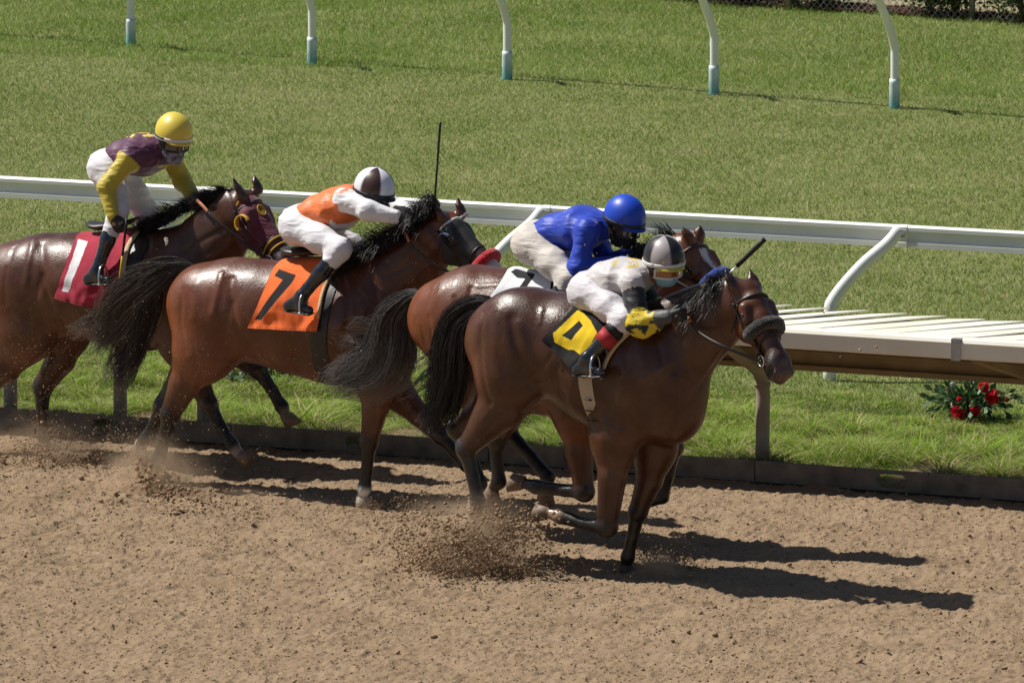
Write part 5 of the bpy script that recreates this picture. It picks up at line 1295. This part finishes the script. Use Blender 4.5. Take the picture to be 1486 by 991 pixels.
rA, sA = rider(frA, hA, dict(label='jockey in pale grey silks with a black and grey quartered cap and blue face mask', seed=1, look=(34, 8, -4), hs=1.0,
  j=dict(pelvis=(860, 424, 0, .114), chest=(905, 406, 0, .124), neck=(938, 398, 0, .06), head=(964, 381, .03, .1),
         sh_n=(917, 412, .17, .06), sh_f=(922, 404, -.17, .06), el_n=(927, 468, .24, .058), el_f=(955, 450, -.22, .05), wr_n=(970, 460, .23, .034), wr_f=(1000, 446, -.06, .034),
         hip_n=(862, 428, .10, .094), hip_f=(862, 424, -.10, .10), kn_n=(908, 463, .24, .058), kn_f=(915, 455, -.24, .066), an_n=(851, 521, .355, .045), an_f=(860, 520, -.355, .045),
         he_n=(838, 537, .36, .03), he_f=(845, 537, -.36, .03), to_n=(873, 540, .37, .03), to_f=(880, 540, -.37, .03)),
  bag=[(920, 470, .25, .052), (935, 476, .25, .048), (955, 470, .20, .040)], silk=silkA, cap=lambda a, t: ((.016, .016, .018) if int(((a+R(8)) % (2*math.pi))/(math.pi/3)) % 2 == 0 else (.36, .33, .34)), visor=(.50, .46, .05),
  bandmat=M['white_band'], goggles=(M['white_frame'], M['orange_lens']), facecloth=(M['blue_mask'], -.066, -.125, False), pants=cloth_mat('pale_breeches', (.56, .54, .57), .55, .2), cuffs=[(.20, .36, M['black_cuff']), (.37, .60, M['red_cuff'])], cuff=.24))
rB, sB = rider(frB, hB, dict(label='jockey in bright royal blue silks and blue cap with dusty white breeches', seed=2, look=(20, 16, 0),
  j=dict(pelvis=(778, 352, 0, .114), chest=(845, 332, 0, .128), neck=(882, 330, 0, .06), head=(906, 321, .02, .1),
         sh_n=(852, 335, .17, .062), sh_f=(860, 325, -.17, .06), el_n=(838, 390, .24, .052), el_f=(880, 380, -.22, .05), wr_n=(905, 382, .10, .036), wr_f=(925, 368, -.06, .034),
         hip_n=(780, 362, .10, .096), hip_f=(780, 355, -.10, .10), kn_n=(828, 405, .24, .060), kn_f=(845, 400, -.24, .066), an_n=(782, 462, .355, .045), an_f=(795, 462, -.355, .045),
         he_n=(768, 478, .36, .03), he_f=(780, 478, -.36, .03), to_n=(803, 481, .37, .03), to_f=(815, 481, -.37, .03)),
  silk=const((.010, .045, .42)), cap=lambda a, t: (.012, .060, .50), visor=(.010, .05, .42), bandmat=M['band'], goggles=(M['band'], M['dark_lens']), facecloth=(M['mask_black'], -.045, -.15, True), pants=M['tan_pants']))
rC, sC = rider(frC, hC, dict(label='jockey in orange and white silks with a brown and white quartered cap, arms stretched forward', seed=3, look=(16, 12, 0),
  j=dict(pelvis=(438, 326, 0, .112), chest=(492, 303, 0, .125), neck=(527, 293, 0, .06), head=(543, 280, .02, .1),
         sh_n=(500, 290, .17, .064), sh_f=(515, 285, -.17, .06), el_n=(535, 306, .22, .054), el_f=(565, 298, -.20, .05), wr_n=(575, 316, .18, .036), wr_f=(612, 312, -.10, .034),
         hip_n=(438, 332, .10, .096), hip_f=(440, 328, -.10, .10), kn_n=(494, 362, .25, .060), kn_f=(512, 358, -.25, .066), an_n=(438, 430, .355, .045), an_f=(450, 430, -.355, .045),
         he_n=(419, 444, .36, .03), he_f=(432, 444, -.36, .03), to_n=(449, 450, .37, .03), to_f=(462, 450, -.37, .03)),
  silk=silkC, cap=lambda a, t: ((.70, .70, .76) if int(((a+R(35)) % (2*math.pi))/(math.pi/3)) % 2 == 0 else (.045, .018, .014)), visor=(.02, .02, .025), goggles=(M['band'], M['dark_lens']), facecloth=(M['mask_black'], -.05, -.12, False)))
rD, sD = rider(frD, hD, dict(label='jockey in maroon silks with mustard sleeves and yellow cap standing in his stirrups', seed=4, look=(34, 12, 0),
  j=dict(pelvis=(160, 243, 0, .112), chest=(208, 224, 0, .128), neck=(238, 214, 0, .06), head=(252, 199, .02, .1),
         sh_n=(189, 229, .18, .064), sh_f=(246, 224, -.19, .06), el_n=(154, 272, .31, .050), el_f=(264, 262, -.23, .05), wr_n=(164, 314, .36, .034), wr_f=(283, 288, -.10, .034),
         hip_n=(160, 250, .10, .095), hip_f=(168, 248, -.10, .10), kn_n=(172, 306, .24, .056), kn_f=(216, 312, -.24, .066), an_n=(140, 394, .35, .042), an_f=(190, 390, -.35, .045),
         he_n=(128, 405, .36, .03), he_f=(178, 405, -.36, .03), to_n=(158, 407, .37, .03), to_f=(208, 407, -.37, .03)),
  bend=(.1, 0, -.1), cuff=.36, silk=silkD, cap=lambda a, t: (.66, .52, .07), visor=(.66, .50, .06), bandmat=M['white_band'], goggles=(M['band'], M['dark_lens']), facecloth=(M['grey_gaiter'], -.056, -.165, True)))
# ---- number cloths
YEL = (.72, .50, .015)
cA = saddle_cloth(frA, SA, [(837, 444), (886, 452), (850, 548), (790, 495)], (.014, .014, .015), [([(842, 450), (860, 468), (836, 508), (827, 508), (808, 497), (806, 485), (824, 466)], YEL), ([(818, 488), (842, 467), (848, 474), (832, 495)], (.014, .014, .015)), ([(858, 466), (868, 484), (850, 520), (832, 506)], YEL)],
                  'black saddle cloth with a yellow number 4', 3, roll=[(930, 466), (915, 483), (897, 500), (882, 522), (872, 548)], rollmat=M['beige_pad'])
cB = saddle_cloth(frB, SB, [(738, 393), (802, 395), (795, 478), (712, 436)], (.72, .72, .74), [([(742, 397), (749, 393), (778, 400), (774, 408), (752, 406)], BLACK), ([(765, 405), (774, 407), (752, 438), (744, 436)], BLACK)],
                  'white saddle cloth with a black number under the blue jockey', 4, roll=[(850, 420), (838, 440), (826, 465)], rollmat=M['beige_pad'])
cC = saddle_cloth(frC, SC, [(398, 391), (474, 399), (464, 481), (361, 475)], (.80, .155, .035), [([(406.5, 393), (431, 401), (425, 412), (382, 464), (371.5, 463), (412, 408), (400, 402)], (.018, .016, .018))],
                  'orange saddle cloth with a black number 7', 5, edge=(.50, .09, .02), roll=[(500, 384), (486, 395), (475, 412), (468, 432), (463, 462)], rollmat=M['beige_pad'])
cD = saddle_cloth(frD, SD, [(112, 344), (190, 346), (170, 452), (79, 432)], (.36, .030, .055), [([(115, 349), (129, 353), (102, 424), (92, 422)], (.72, .72, .74))],
                  'crimson saddle cloth with a white number 1', 6, edge=(.22, .02, .03), roll=[(206, 332), (196, 345), (186, 362), (180, 390), (178, 420)], rollmat=M['beige_pad'])
M['over_girth'] = mat('pale_overgirth', (.46, .38, .28), .8, .2, bump=.3, bscale=80)
sadA = saddle(frA, SA, sA, [(850, 440), (915, 455)], 'small racing saddle on the number 4 horse, its pale girth showing', [(853, 480), (848, 570), (857, 640)], M['over_girth'], .085, 1)
m = MB()
for (x, y) in ((856, 578), (858, 594), (861, 610)):
    q = SA.hit(frA, [(x-5, y-1), (x+5, y+1)], off=.020); m.tube(q, .005, 6)
m.build('girth_marking', M['leather'], sadA)
saddle(frB, SB, sB, [(765, 395), (835, 400)], 'small black racing saddle under the blue jockey', [(800, 430), (800, 500), (808, 590)], M['leather'], .09, 1)
saddle(frC, SC, sC, [(412, 388), (490, 388)], 'small black racing saddle on the number 7 horse', [(470, 410), (466, 480), (462, 550)], M['leather'], .12, 1)
saddle(frD, SD, sD, [(130, 340), (200, 340)], 'small black racing saddle on the number 1 horse', [(190, 360), (190, 430), (188, 500)], M['leather'], .11, 1)
# ---- head gear
def bridle(fr, S, H, label, roll=None, rolla=.60, rollr=.032, brow=None, mask=None, cheek=True, reinpts=None, reinred=.25, halter=M['leather'], sheen=None):
    root = empty('bridle', tuple(fr.O), fr.a); tag(root, label, 'bridle', 'racing bridles')
    def loop(name, a, da, w, m_, off=.006, b0=-.09, t0=0, t1=2*math.pi, full=True, th=.004):
        q = ringpts(S, H, a, b0, 40, off, t0=t0, t1=t1, full=full, da=da)
        if full: q = np.concatenate([q, q[:1]])
        m = MB(); m.tube(q, w/2, 8, squash=(.3, 1) if False else None, caps=not full); return m.build(name, m_, root)
    loop('noseband', .60, .06, .016, halter); loop('browband', .17, -.02, .018, brow or halter, t0=-1.35, t1=1.35, full=False)
    loop('throat_latch', .11, .22, .012, halter, b0=-.10, t0=1.2, t1=5.08, full=False)
    for sg in (1, -1):
        q = []
        for a, b in ((.14, -.085), (.26, -.105), (.40, -.115), (.52, -.112), (.64, -.108), (.72, -.104)):
            o = H.at(a, b); dr = H.s*sg; lo, hi = 0, .2
            q.append(o+dr*(S.radial(o, dr[None], 0, .2)[0]+.006))
        m = MB(); m.tube(spline(q, 24), .0075, 6); m.build('cheek_strap', halter, root)
        c = H.at(.755, -.112, sg*.052); m = MB(); m.tube([c+(H.d*math.cos(t)+H.n*math.sin(t))*.032 for t in np.linspace(0, 2*math.pi, 20)], .0055, 6, caps=False); m.build('bit_ring', M['metal'], root)
    if roll:
        q = ringpts(S, H, rolla, -.085, 30, rollr*.55, t0=-1.9, t1=1.9, full=False); n = len(q)
        m = MB(); r = rollr*np.clip(1.25-np.abs(np.linspace(-1, 1, 60))**6*.6, .3, 1); m.tube(spline(q, 60), r*.95, 18, jitter=.07); m.build('sheepskin_noseband', roll, root)
    ring = H.at(.755, -.112, .055)
    if reinpts:
        P3 = [fr.J(*p) for p in reinpts]+[ring]; q = spline(P3, 40); k = int(40*reinred)
        m = MB(); m.tube(q[:k+1], .0135, 8, squash=(1, .6)); m.build('rein_grip', M['rubber_rein'], root)
        m = MB(); m.tube(q[k:], .0105, 8, squash=(1, .6)); m.build('rein', M['leather'], root)
        q2 = q.copy(); q2[:, 1] = -q[:, 1]+2*0.0; far = H.at(.755, -.112, -.055); sh_ = np.linspace(0, 1, 40)[:, None]**1.5
        q2 = q2*(1-sh_)+(q+(far-ring))*sh_; m = MB(); m.tube(q2, .0085, 6); m.build('rein', M['leather'], root)
    return root
def fleece(name, c):
    m = mat(name, c, .95, .05, noise=.35, nscale=70, bump=1.0, bscale=110, sheen=.4, bdist=.02); return m
M['fleece_dark'] = fleece('dark_fleece', (.016, .014, .010)); M['fleece_blue'] = fleece('blue_fleece', (.012, .05, .30)); M['fleece_red'] = fleece('red_fleece', (.55, .012, .025))
bridle(frA, SA, HA, 'black bridle with a dark sheepskin noseband on the lead horse', M['fleece_dark'], .49, .040, reinpts=[(992, 452, .10), (1000, 464, .16), (1016, 484, .20), (1050, 503, .25)], reinred=.3)
bridle(frB, SB, HB, 'bridle with a blue sheepskin noseband on the blazed horse', M['fleece_blue'], .55, .038, reinpts=[(935, 375, .08), (965, 398, .12), (1010, 425, .14)], reinred=.3)
bridle(frC, SC, HC, 'bridle with a red sheepskin noseband and studded browband on the number 7 horse', M['fleece_red'], .76, .036, brow=M['white_band'], reinpts=[(580, 320, .10), (589, 340, .14), (603, 363, .17), (650, 394, .16)], reinred=.38)
M['yellow_trim'] = mat('yellow_trim', (.55, .33, .03), .6, .3)
bridle(frD, SD, HD, 'black bridle with yellow edged noseband worn over the maroon hood', None, brow=M['leather'], reinpts=[(286, 291, .08), (296, 301, .14), (314, 321, .17), (351, 349, .15)], reinred=.35)
# hoods: a thin cloth over the skull with eye openings
def hood(fr, H, D, label, m_, a0, a1, off=.008, eye=.036, name='hood', trim=None):
    root = empty(name, tuple(fr.O), fr.a); tag(root, label, 'horse hood', None)
    S2 = Sdf(); H2 = H; S2.p = []; H.skull(S2, [], .5); S2.p = [p for p in S2.p if not (p[8] and False)]
    def cut(X):
        q = X-H.P; a = q@H.d/H.L; b = q@H.n
        c = np.maximum(a-a1-(b+.09)*D.get('slant', .6)*-1.0*.0, a0-a-(-.09-b)*.6)*H.L
        g = c
        for sg in (1, -1):
            e = H.at(.325, -.066, sg*.104); g = np.maximum(g, eye-np.linalg.norm(X-e, axis=-1))
        return g
    V, Q = S2.mesh(.008, cut=cut, inflate=off)
    npmesh('fabric', V, Q, m_, root); return root
M['maroon'] = cloth_mat('maroon_hood', (.11, .020, .038), .75, .2); M['blackmesh'] = mat('black_mesh_mask', (.022, .020, .020), .55, .4, noise=.3, nscale=60, bump=.3, bscale=90)
hd = hood(frD, HD, {}, 'maroon cloth hood with a round yellow emblem over the left horse\'s face', M['maroon'], .03, .60)
for sg in (1,):
    e = HD.at(.325, -.066, sg*.104); m = MB()
    # half cup behind the eye
    V, n = [], 20
    for j, (r, o) in enumerate(((.052, -.004), (.060, .012), (.056, .034), (.046, .030), (.050, .008))):
        for k in range(n):
            t = R(75)+R(210)*k/(n-1); V.append(e-HD.d*r*math.cos(t)*-1+HD.n*r*math.sin(t)*1.0*(1) *-1*-1+HD.s*o)
    Fs = [(j*n+k, j*n+k+1, (j+1)*n+k+1, (j+1)*n+k) for j in range(4) for k in range(n-1)]; m.add(V, Fs); m.build('blinker_cup', M['yellow_trim'], hd)
S2 = Sdf(); HD.skull(S2, [], .5)
def surf(H, S2, a, b, c, off):
    o = H.at(a, -.085, 0); t = H.at(a, b, c); dr = t-o; dr /= np.linalg.norm(dr); lo, hi = 0, .25
    for _ in range(22):
        mid_ = (lo+hi)/2
        if S2.ev((o+dr*mid_)[None])[0] < 0: lo = mid_
        else: hi = mid_
    return o+dr*(lo+off)
m = MB(); cen = (.30, .06, .022)
for rr, th in ((.036, .0045), (.022, .0032)):
    m.tube([surf(HD, S2, .29+rr/HD.L*math.cos(t), .08, .025+rr*math.sin(t), .012) for t in np.linspace(0, 2*math.pi, 24)], th, 6, caps=False)
for (a1_, c1_, a2_, c2_) in ((-.012, -.010, .012, -.010), (.012, -.010, .012, .008), (.012, .008, 0, .008), (0, .008, 0, -.002)):
    m.tube([surf(HD, S2, .29+(a1_*(1-t)+a2_*t)/HD.L, .08, .025+c1_*(1-t)+c2_*t, .012) for t in np.linspace(0, 1, 5)], .003, 6)
m.build('emblem', M['yellow_trim'], hd)
for a, da in ((.62, .04), (.70, .03)):
    q = ringpts(SD, HD, a, -.09, 40, .010, da=da); m = MB(); m.tube(np.concatenate([q, q[:1]]), .0065, 6, caps=False); m.build('noseband_trim', M['yellow_trim'], hd)
q = ringpts(S2, HD, .055, -.10, 40, .012, da=.16, t0=.6, t1=2.9, full=False); m = MB(); m.tube(q, .006, 6); m.build('edge_piping', M['yellow_trim'], hd)
hc_ = hood(frC, HC, {}, 'black mesh mask over the face of the number 7 horse', M['blackmesh'], .13, .70, name='face_mask', eye=.026)
m = MB(); e = HC.at(.30, -.066, .106); V, n = [], 16
for j, (r, o) in enumerate(((.040, -.004), (.044, .014), (.036, .026))):
    for k in range(n):
        t = R(75)+R(210)*k/(n-1); V.append(e+HC.d*r*math.cos(t)+HC.n*r*math.sin(t)+HC.s*o)
m.add(V, [(j*n+k, j*n+k+1, (j+1)*n+k+1, (j+1)*n+k) for j in range(2) for k in range(n-1)]); m.build('blinker_cup', mat('blue_grey_cup', (.10, .14, .22), .4, .4), hc_)
# ---- whips
M['whip_yellow'] = mat('yellow_whip', (.62, .46, .03), .5, .4); M['whip_black'] = mat('whip_leather', (.012, .012, .012), .5, .4, bump=.4, bscale=90)
whip(frC, [(629, 318, -.10), (639, 178, -.10)], 'black whip held upright above the number 7 horse', [('shaft', 0, .62, .008, .007, M['whip_black']), ('flap', .60, 1.0, .011, .013, M['whip_black'])])
whip(frA, [(1008, 446, -.06), (1110, 347, -.16)], 'silver shafted whip pointing up past the lead horse\'s ears', [('shaft', 0, .62, .006, .005, M['metal']), ('flap', .60, 1.0, .013, .015, M['whip_black'])])
whip(frD, [(184, 318, .40), (169, 446, .42)], 'yellow whip hanging down across the crimson number cloth', [('handle', 0, .42, .010, .008, M['whip_black']), ('shaft', .40, 1.0, .008, .007, M['whip_yellow'])])
whip(frB, [(918, 368, -.02), (922, 348, -.02)], 'short whip end showing beside the blue jockey\'s mask', [('handle', 0, 1, .012, .012, M['whip_black'])])
# ================================================================ flowers in the rough grass
M['petal'] = mat('red_petal', (.55, .02, .03), .6, .2, attr=True, trans=.3)
M['leaf_gloss'] = mat('glossy_leaf', (.03, .08, .02), .35, .5, attr=True, trans=.2)
def flower_bush(px, py, w, h, blooms, label, seed, petal, n=330):
    rr = np.random.default_rng(seed); b = P(px, py); root = empty('flower_bush', tuple(b)); tag(root, label, 'flower bush')
    C = rr.normal(size=(n, 3))*[w*.34, w*.25, h*.22]+[0, 0, h*.55]; C[:, 2] = np.abs(C[:, 2]); t_ = rr.random((n, 1))
    V, Fs, cc = leaves(C, .055+.04*rr.random(n), np.array([.025, .065, .018])*(1-t_)+np.array([.09, .17, .06])*t_, seed, .5); npmesh('leaves', V, Fs, M['leaf_gloss'], root, colors=cc)
    m = MB()
    for c in C[::9]: m.tube([(c[0]*.2, c[1]*.2, 0), c*.6+[0, 0, .03], c], .004, 4)
    m.build('stems', M['twig'], root)
    sc = px_scale(b)
    for (bx, by, r, co) in blooms:
        c = np.array([(bx-px)/sc, -.17+rr.uniform(-.05, .05), (py-by)/sc]); r = 1.12*r/sc; k = 70
        d = rr.normal(size=(k, 3)); d /= np.linalg.norm(d, axis=1)[:, None]; V, Fs, cc = leaves(c+d*r*.75*rr.random((k, 1))**.4, np.full(k, r*.9), np.array(co)*(.6+.6*rr.random((k, 1))), seed+int(bx), .8)
        npmesh('bloom', V, Fs, petal, root, colors=cc)
RED, PINK, WH = (.80, .02, .05), (.55, .12, .10), (.6, .6, .58)
flower_bush(1408, 610, .44, .27, [(1437, 570, 11, RED), (1387, 592, 10, RED), (1413, 590, 8, RED), (1425, 556, 8, RED), (1389, 573, 4, RED), (1443, 562, 4, PINK), (1458, 575, 4, PINK), (1353, 600, 4, PINK), (1380, 553, 4, WH)],
            'dark leaved bush with bright red blooms in the grass under the covered rail', 71, M['petal'])
flower_bush(385, 560, .75, .26, [(352, 538, 3, WH), (362, 533, 3, WH), (408, 548, 3, WH), (418, 545, 3, WH), (352, 548, 2.5, WH)], 'small leafy bush with white blooms seen under the second horse\'s belly', 72, M['petal'], 260)
# ================================================================ dirt thrown up by the hooves
M['thrown'] = mat('thrown_dirt', (.30, .205, .128), .95, .1, color2=(.20, .132, .082), nscale=8, detail=3)
M['thrown_light'] = mat('thrown_sand', (.36, .24, .15), .95, .1)
def spray(items, seed):
    rr = np.random.default_rng(seed); Cs, Rs = [], []
    for fr, px, py, lat, sx, sy, sl, n, r0, r1, slope in items:
        c = fr.J(px, py, lat); k = px_scale(fr.wor(c[None])[0]); g = rr.normal(size=(n, 3)); g = np.sign(g)*np.abs(g)**1.15
        # clumpy: throw around sub-centres
        sub = rr.normal(size=(max(3, n//70), 3))*.8; g = g*.30*(.4+1.2*rr.random((n, 1)))+sub[rr.integers(0, len(sub), n)]
        q = c+np.stack([g[:, 0]*sx/k*1.1, g[:, 1]*sl, g[:, 2]*sy/k-g[:, 0]*sx/k*slope], 1); ok = (q[:, 2] > .0) | (rr.random(n) < .06); q = q[ok]; q[:, 2] = np.maximum(q[:, 2], 0)
        Cs.append(fr.wor(q)); Rs.append(r0+(r1-r0)*rr.random(len(q))**5)
    return np.concatenate(Cs), np.concatenate(Rs)
dark = [(frD, 95, 672, .25, 70, 26, .2, 2600, .0022, .009, .0), (frD, 20, 672, .3, 36, 34, .15, 300, .003, .016, 0), (frC, 225, 712, .25, 26, 34, .12, 700, .0025, .015, .0), (frC, 262, 755, .8, 60, 34, .2, 1300, .0022, .014, .0), (frC, 190, 768, .9, 50, 20, .2, 500, .002, .010, 0),
        (frC, 345, 766, .8, 85, 26, .25, 2300, .002, .008, .05), (frC, 470, 752, .5, 50, 26, .2, 900, .0018, .006, 0), (frA, 700, 788, .3, 60, 36, .22, 8500, .0016, .0105, 0), (frA, 690, 806, .35, 85, 18, .25, 2600, .0016, .0068, 0), (frA, 640, 800, .3, 40, 22, .2, 900, .002, .008, 0),
        (frA, 962, 816, -.35, 28, 18, .12, 4000, .0015, .0055, .1), (frB, 720, 735, .1, 40, 12, .15, 350, .002, .006, 0), (frC, 530, 732, .12, 20, 8, .1, 500, .0018, .006, 0), (frC, 560, 745, .5, 30, 20, .2, 500, .0018, .006, 0),
        (frA, 620, 745, .2, 60, 34, .2, 700, .0016, .005, 0), (frD, 60, 640, 0, 30, 30, .15, 600, .0018, .006, 0), (frC, 205, 640, .0, 60, 44, .2, 1300, .0016, .006, 0)]
C, r_ = spray(dark, 81); V, Fs = blobs(C, r_, 82, .8, .6)
o = npmesh('flying_dirt', V, Fs, M['thrown'], smooth=False); tag(o, 'dark brown dirt and clods thrown up behind the galloping hooves', 'flying dirt', kind='stuff')
light = [(frC, 180, 520, .4, 150, 90, .3, 900, .0012, .0035, 0), (frC, 330, 560, .5, 160, 70, .3, 700, .0012, .0032, 0), (frD, 60, 560, .4, 60, 70, .2, 450, .0012, .004, 0), (frC, 230, 640, .3, 50, 40, .2, 700, .0012, .004, 0), (frA, 680, 770, .3, 90, 40, .25, 1100, .0012, .003, 0), (frC, 640, 380, .3, 60, 40, .2, 120, .0012, .0028, 0), (frC, 470, 520, .4, 40, 40, .2, 120, .0014, .004, 0), (frA, 1150, 420, .3, 160, 120, .5, 40, .003, .009, 0)]
C, r_ = spray(light, 83); V, Fs = blobs(C, r_, 84, .8, .5)
o = npmesh('flying_sand', V, Fs, M['thrown_light'], smooth=False); tag(o, 'pale sand grains hanging in the air around the horses', 'flying sand', kind='stuff')
# dust: soft low clouds of real density
def dust(fr, px, py, lat, rx, ry, rz, dens, seed):
    bm = bmesh.new(); bmesh.ops.create_icosphere(bm, subdivisions=3, radius=1); me = bpy.data.meshes.new('dust_cloud'); bm.to_mesh(me); bm.free()
    o = bpy.data.objects.new('dust_cloud', me); link(o); c = fr.wor(fr.J(px, py, lat)[None])[0]; o.location = c; o.rotation_euler = (0, 0, fr.a); o.scale = (rx, ry, rz)
    m = bpy.data.materials.new('dust'); m.use_nodes = True; N = m.node_tree.nodes; L = m.node_tree.links; N.remove(N['Principled BSDF'])
    pv = N.new('ShaderNodeVolumePrincipled'); pv.inputs['Color'].default_value = (.80, .62, .44, 1); pv.inputs['Anisotropy'].default_value = .2
    tc = N.new('ShaderNodeTexCoord'); ln = N.new('ShaderNodeVectorMath'); ln.operation = 'LENGTH'; L.new(tc.outputs['Object'], ln.inputs[0])
    mr = N.new('ShaderNodeMapRange'); mr.interpolation_type = 'SMOOTHERSTEP'; mr.inputs[1].default_value = 1.0; mr.inputs[2].default_value = .1; mr.inputs[3].default_value = 0; mr.inputs[4].default_value = 1; L.new(ln.outputs['Value'], mr.inputs[0])
    nz = N.new('ShaderNodeTexNoise'); nz.inputs['Scale'].default_value = 2.6; nz.inputs['Detail'].default_value = 4; mpp = N.new('ShaderNodeMapping'); mpp.inputs['Location'].default_value = (seed*3.1, 0, 0); L.new(tc.outputs['Object'], mpp.inputs[0]); L.new(mpp.outputs[0], nz.inputs[0])
    m2 = N.new('ShaderNodeMapRange'); m2.inputs[1].default_value = .38; m2.inputs[2].default_value = .72; L.new(nz.outputs[0], m2.inputs[0])
    mu = N.new('ShaderNodeMath'); mu.operation = 'MULTIPLY'; L.new(mr.outputs[0], mu.inputs[0]); L.new(m2.outputs[0], mu.inputs[1])
    mu2 = N.new('ShaderNodeMath'); mu2.operation = 'MULTIPLY'; mu2.inputs[1].default_value = dens; L.new(mu.outputs[0], mu2.inputs[0]); L.new(mu2.outputs[0], pv.inputs['Density']); L.new(pv.outputs[0], N['Material Output'].inputs['Volume'])
    me.materials.append(m); tag(o, kind='stuff'); return o
dd = [((frD, 70, 655, .1, .75, .35, .28), 7, 'thin tan dust round the hind hoof at the left edge'), ((frC, 225, 690, .2, .55, .3, .35), 8, 'tan dust drifting behind the second horse\'s hind hooves'),
      ((frC, 380, 745, .2, .75, .35, .2), 6, 'low tan dust over the sand below the second horse'), ((frA, 680, 775, .2, .60, .35, .34), 10, 'thick tan dust puff round the lead horse\'s hind hoof'), ((frA, 958, 826, -.1, .22, .18, .13), 22.0, 'small puff of sand at the lead horse\'s front hoof')]
for i, (a, dn, lb) in enumerate(dd): tag(dust(*a, dn, i+1), lb, 'dust')
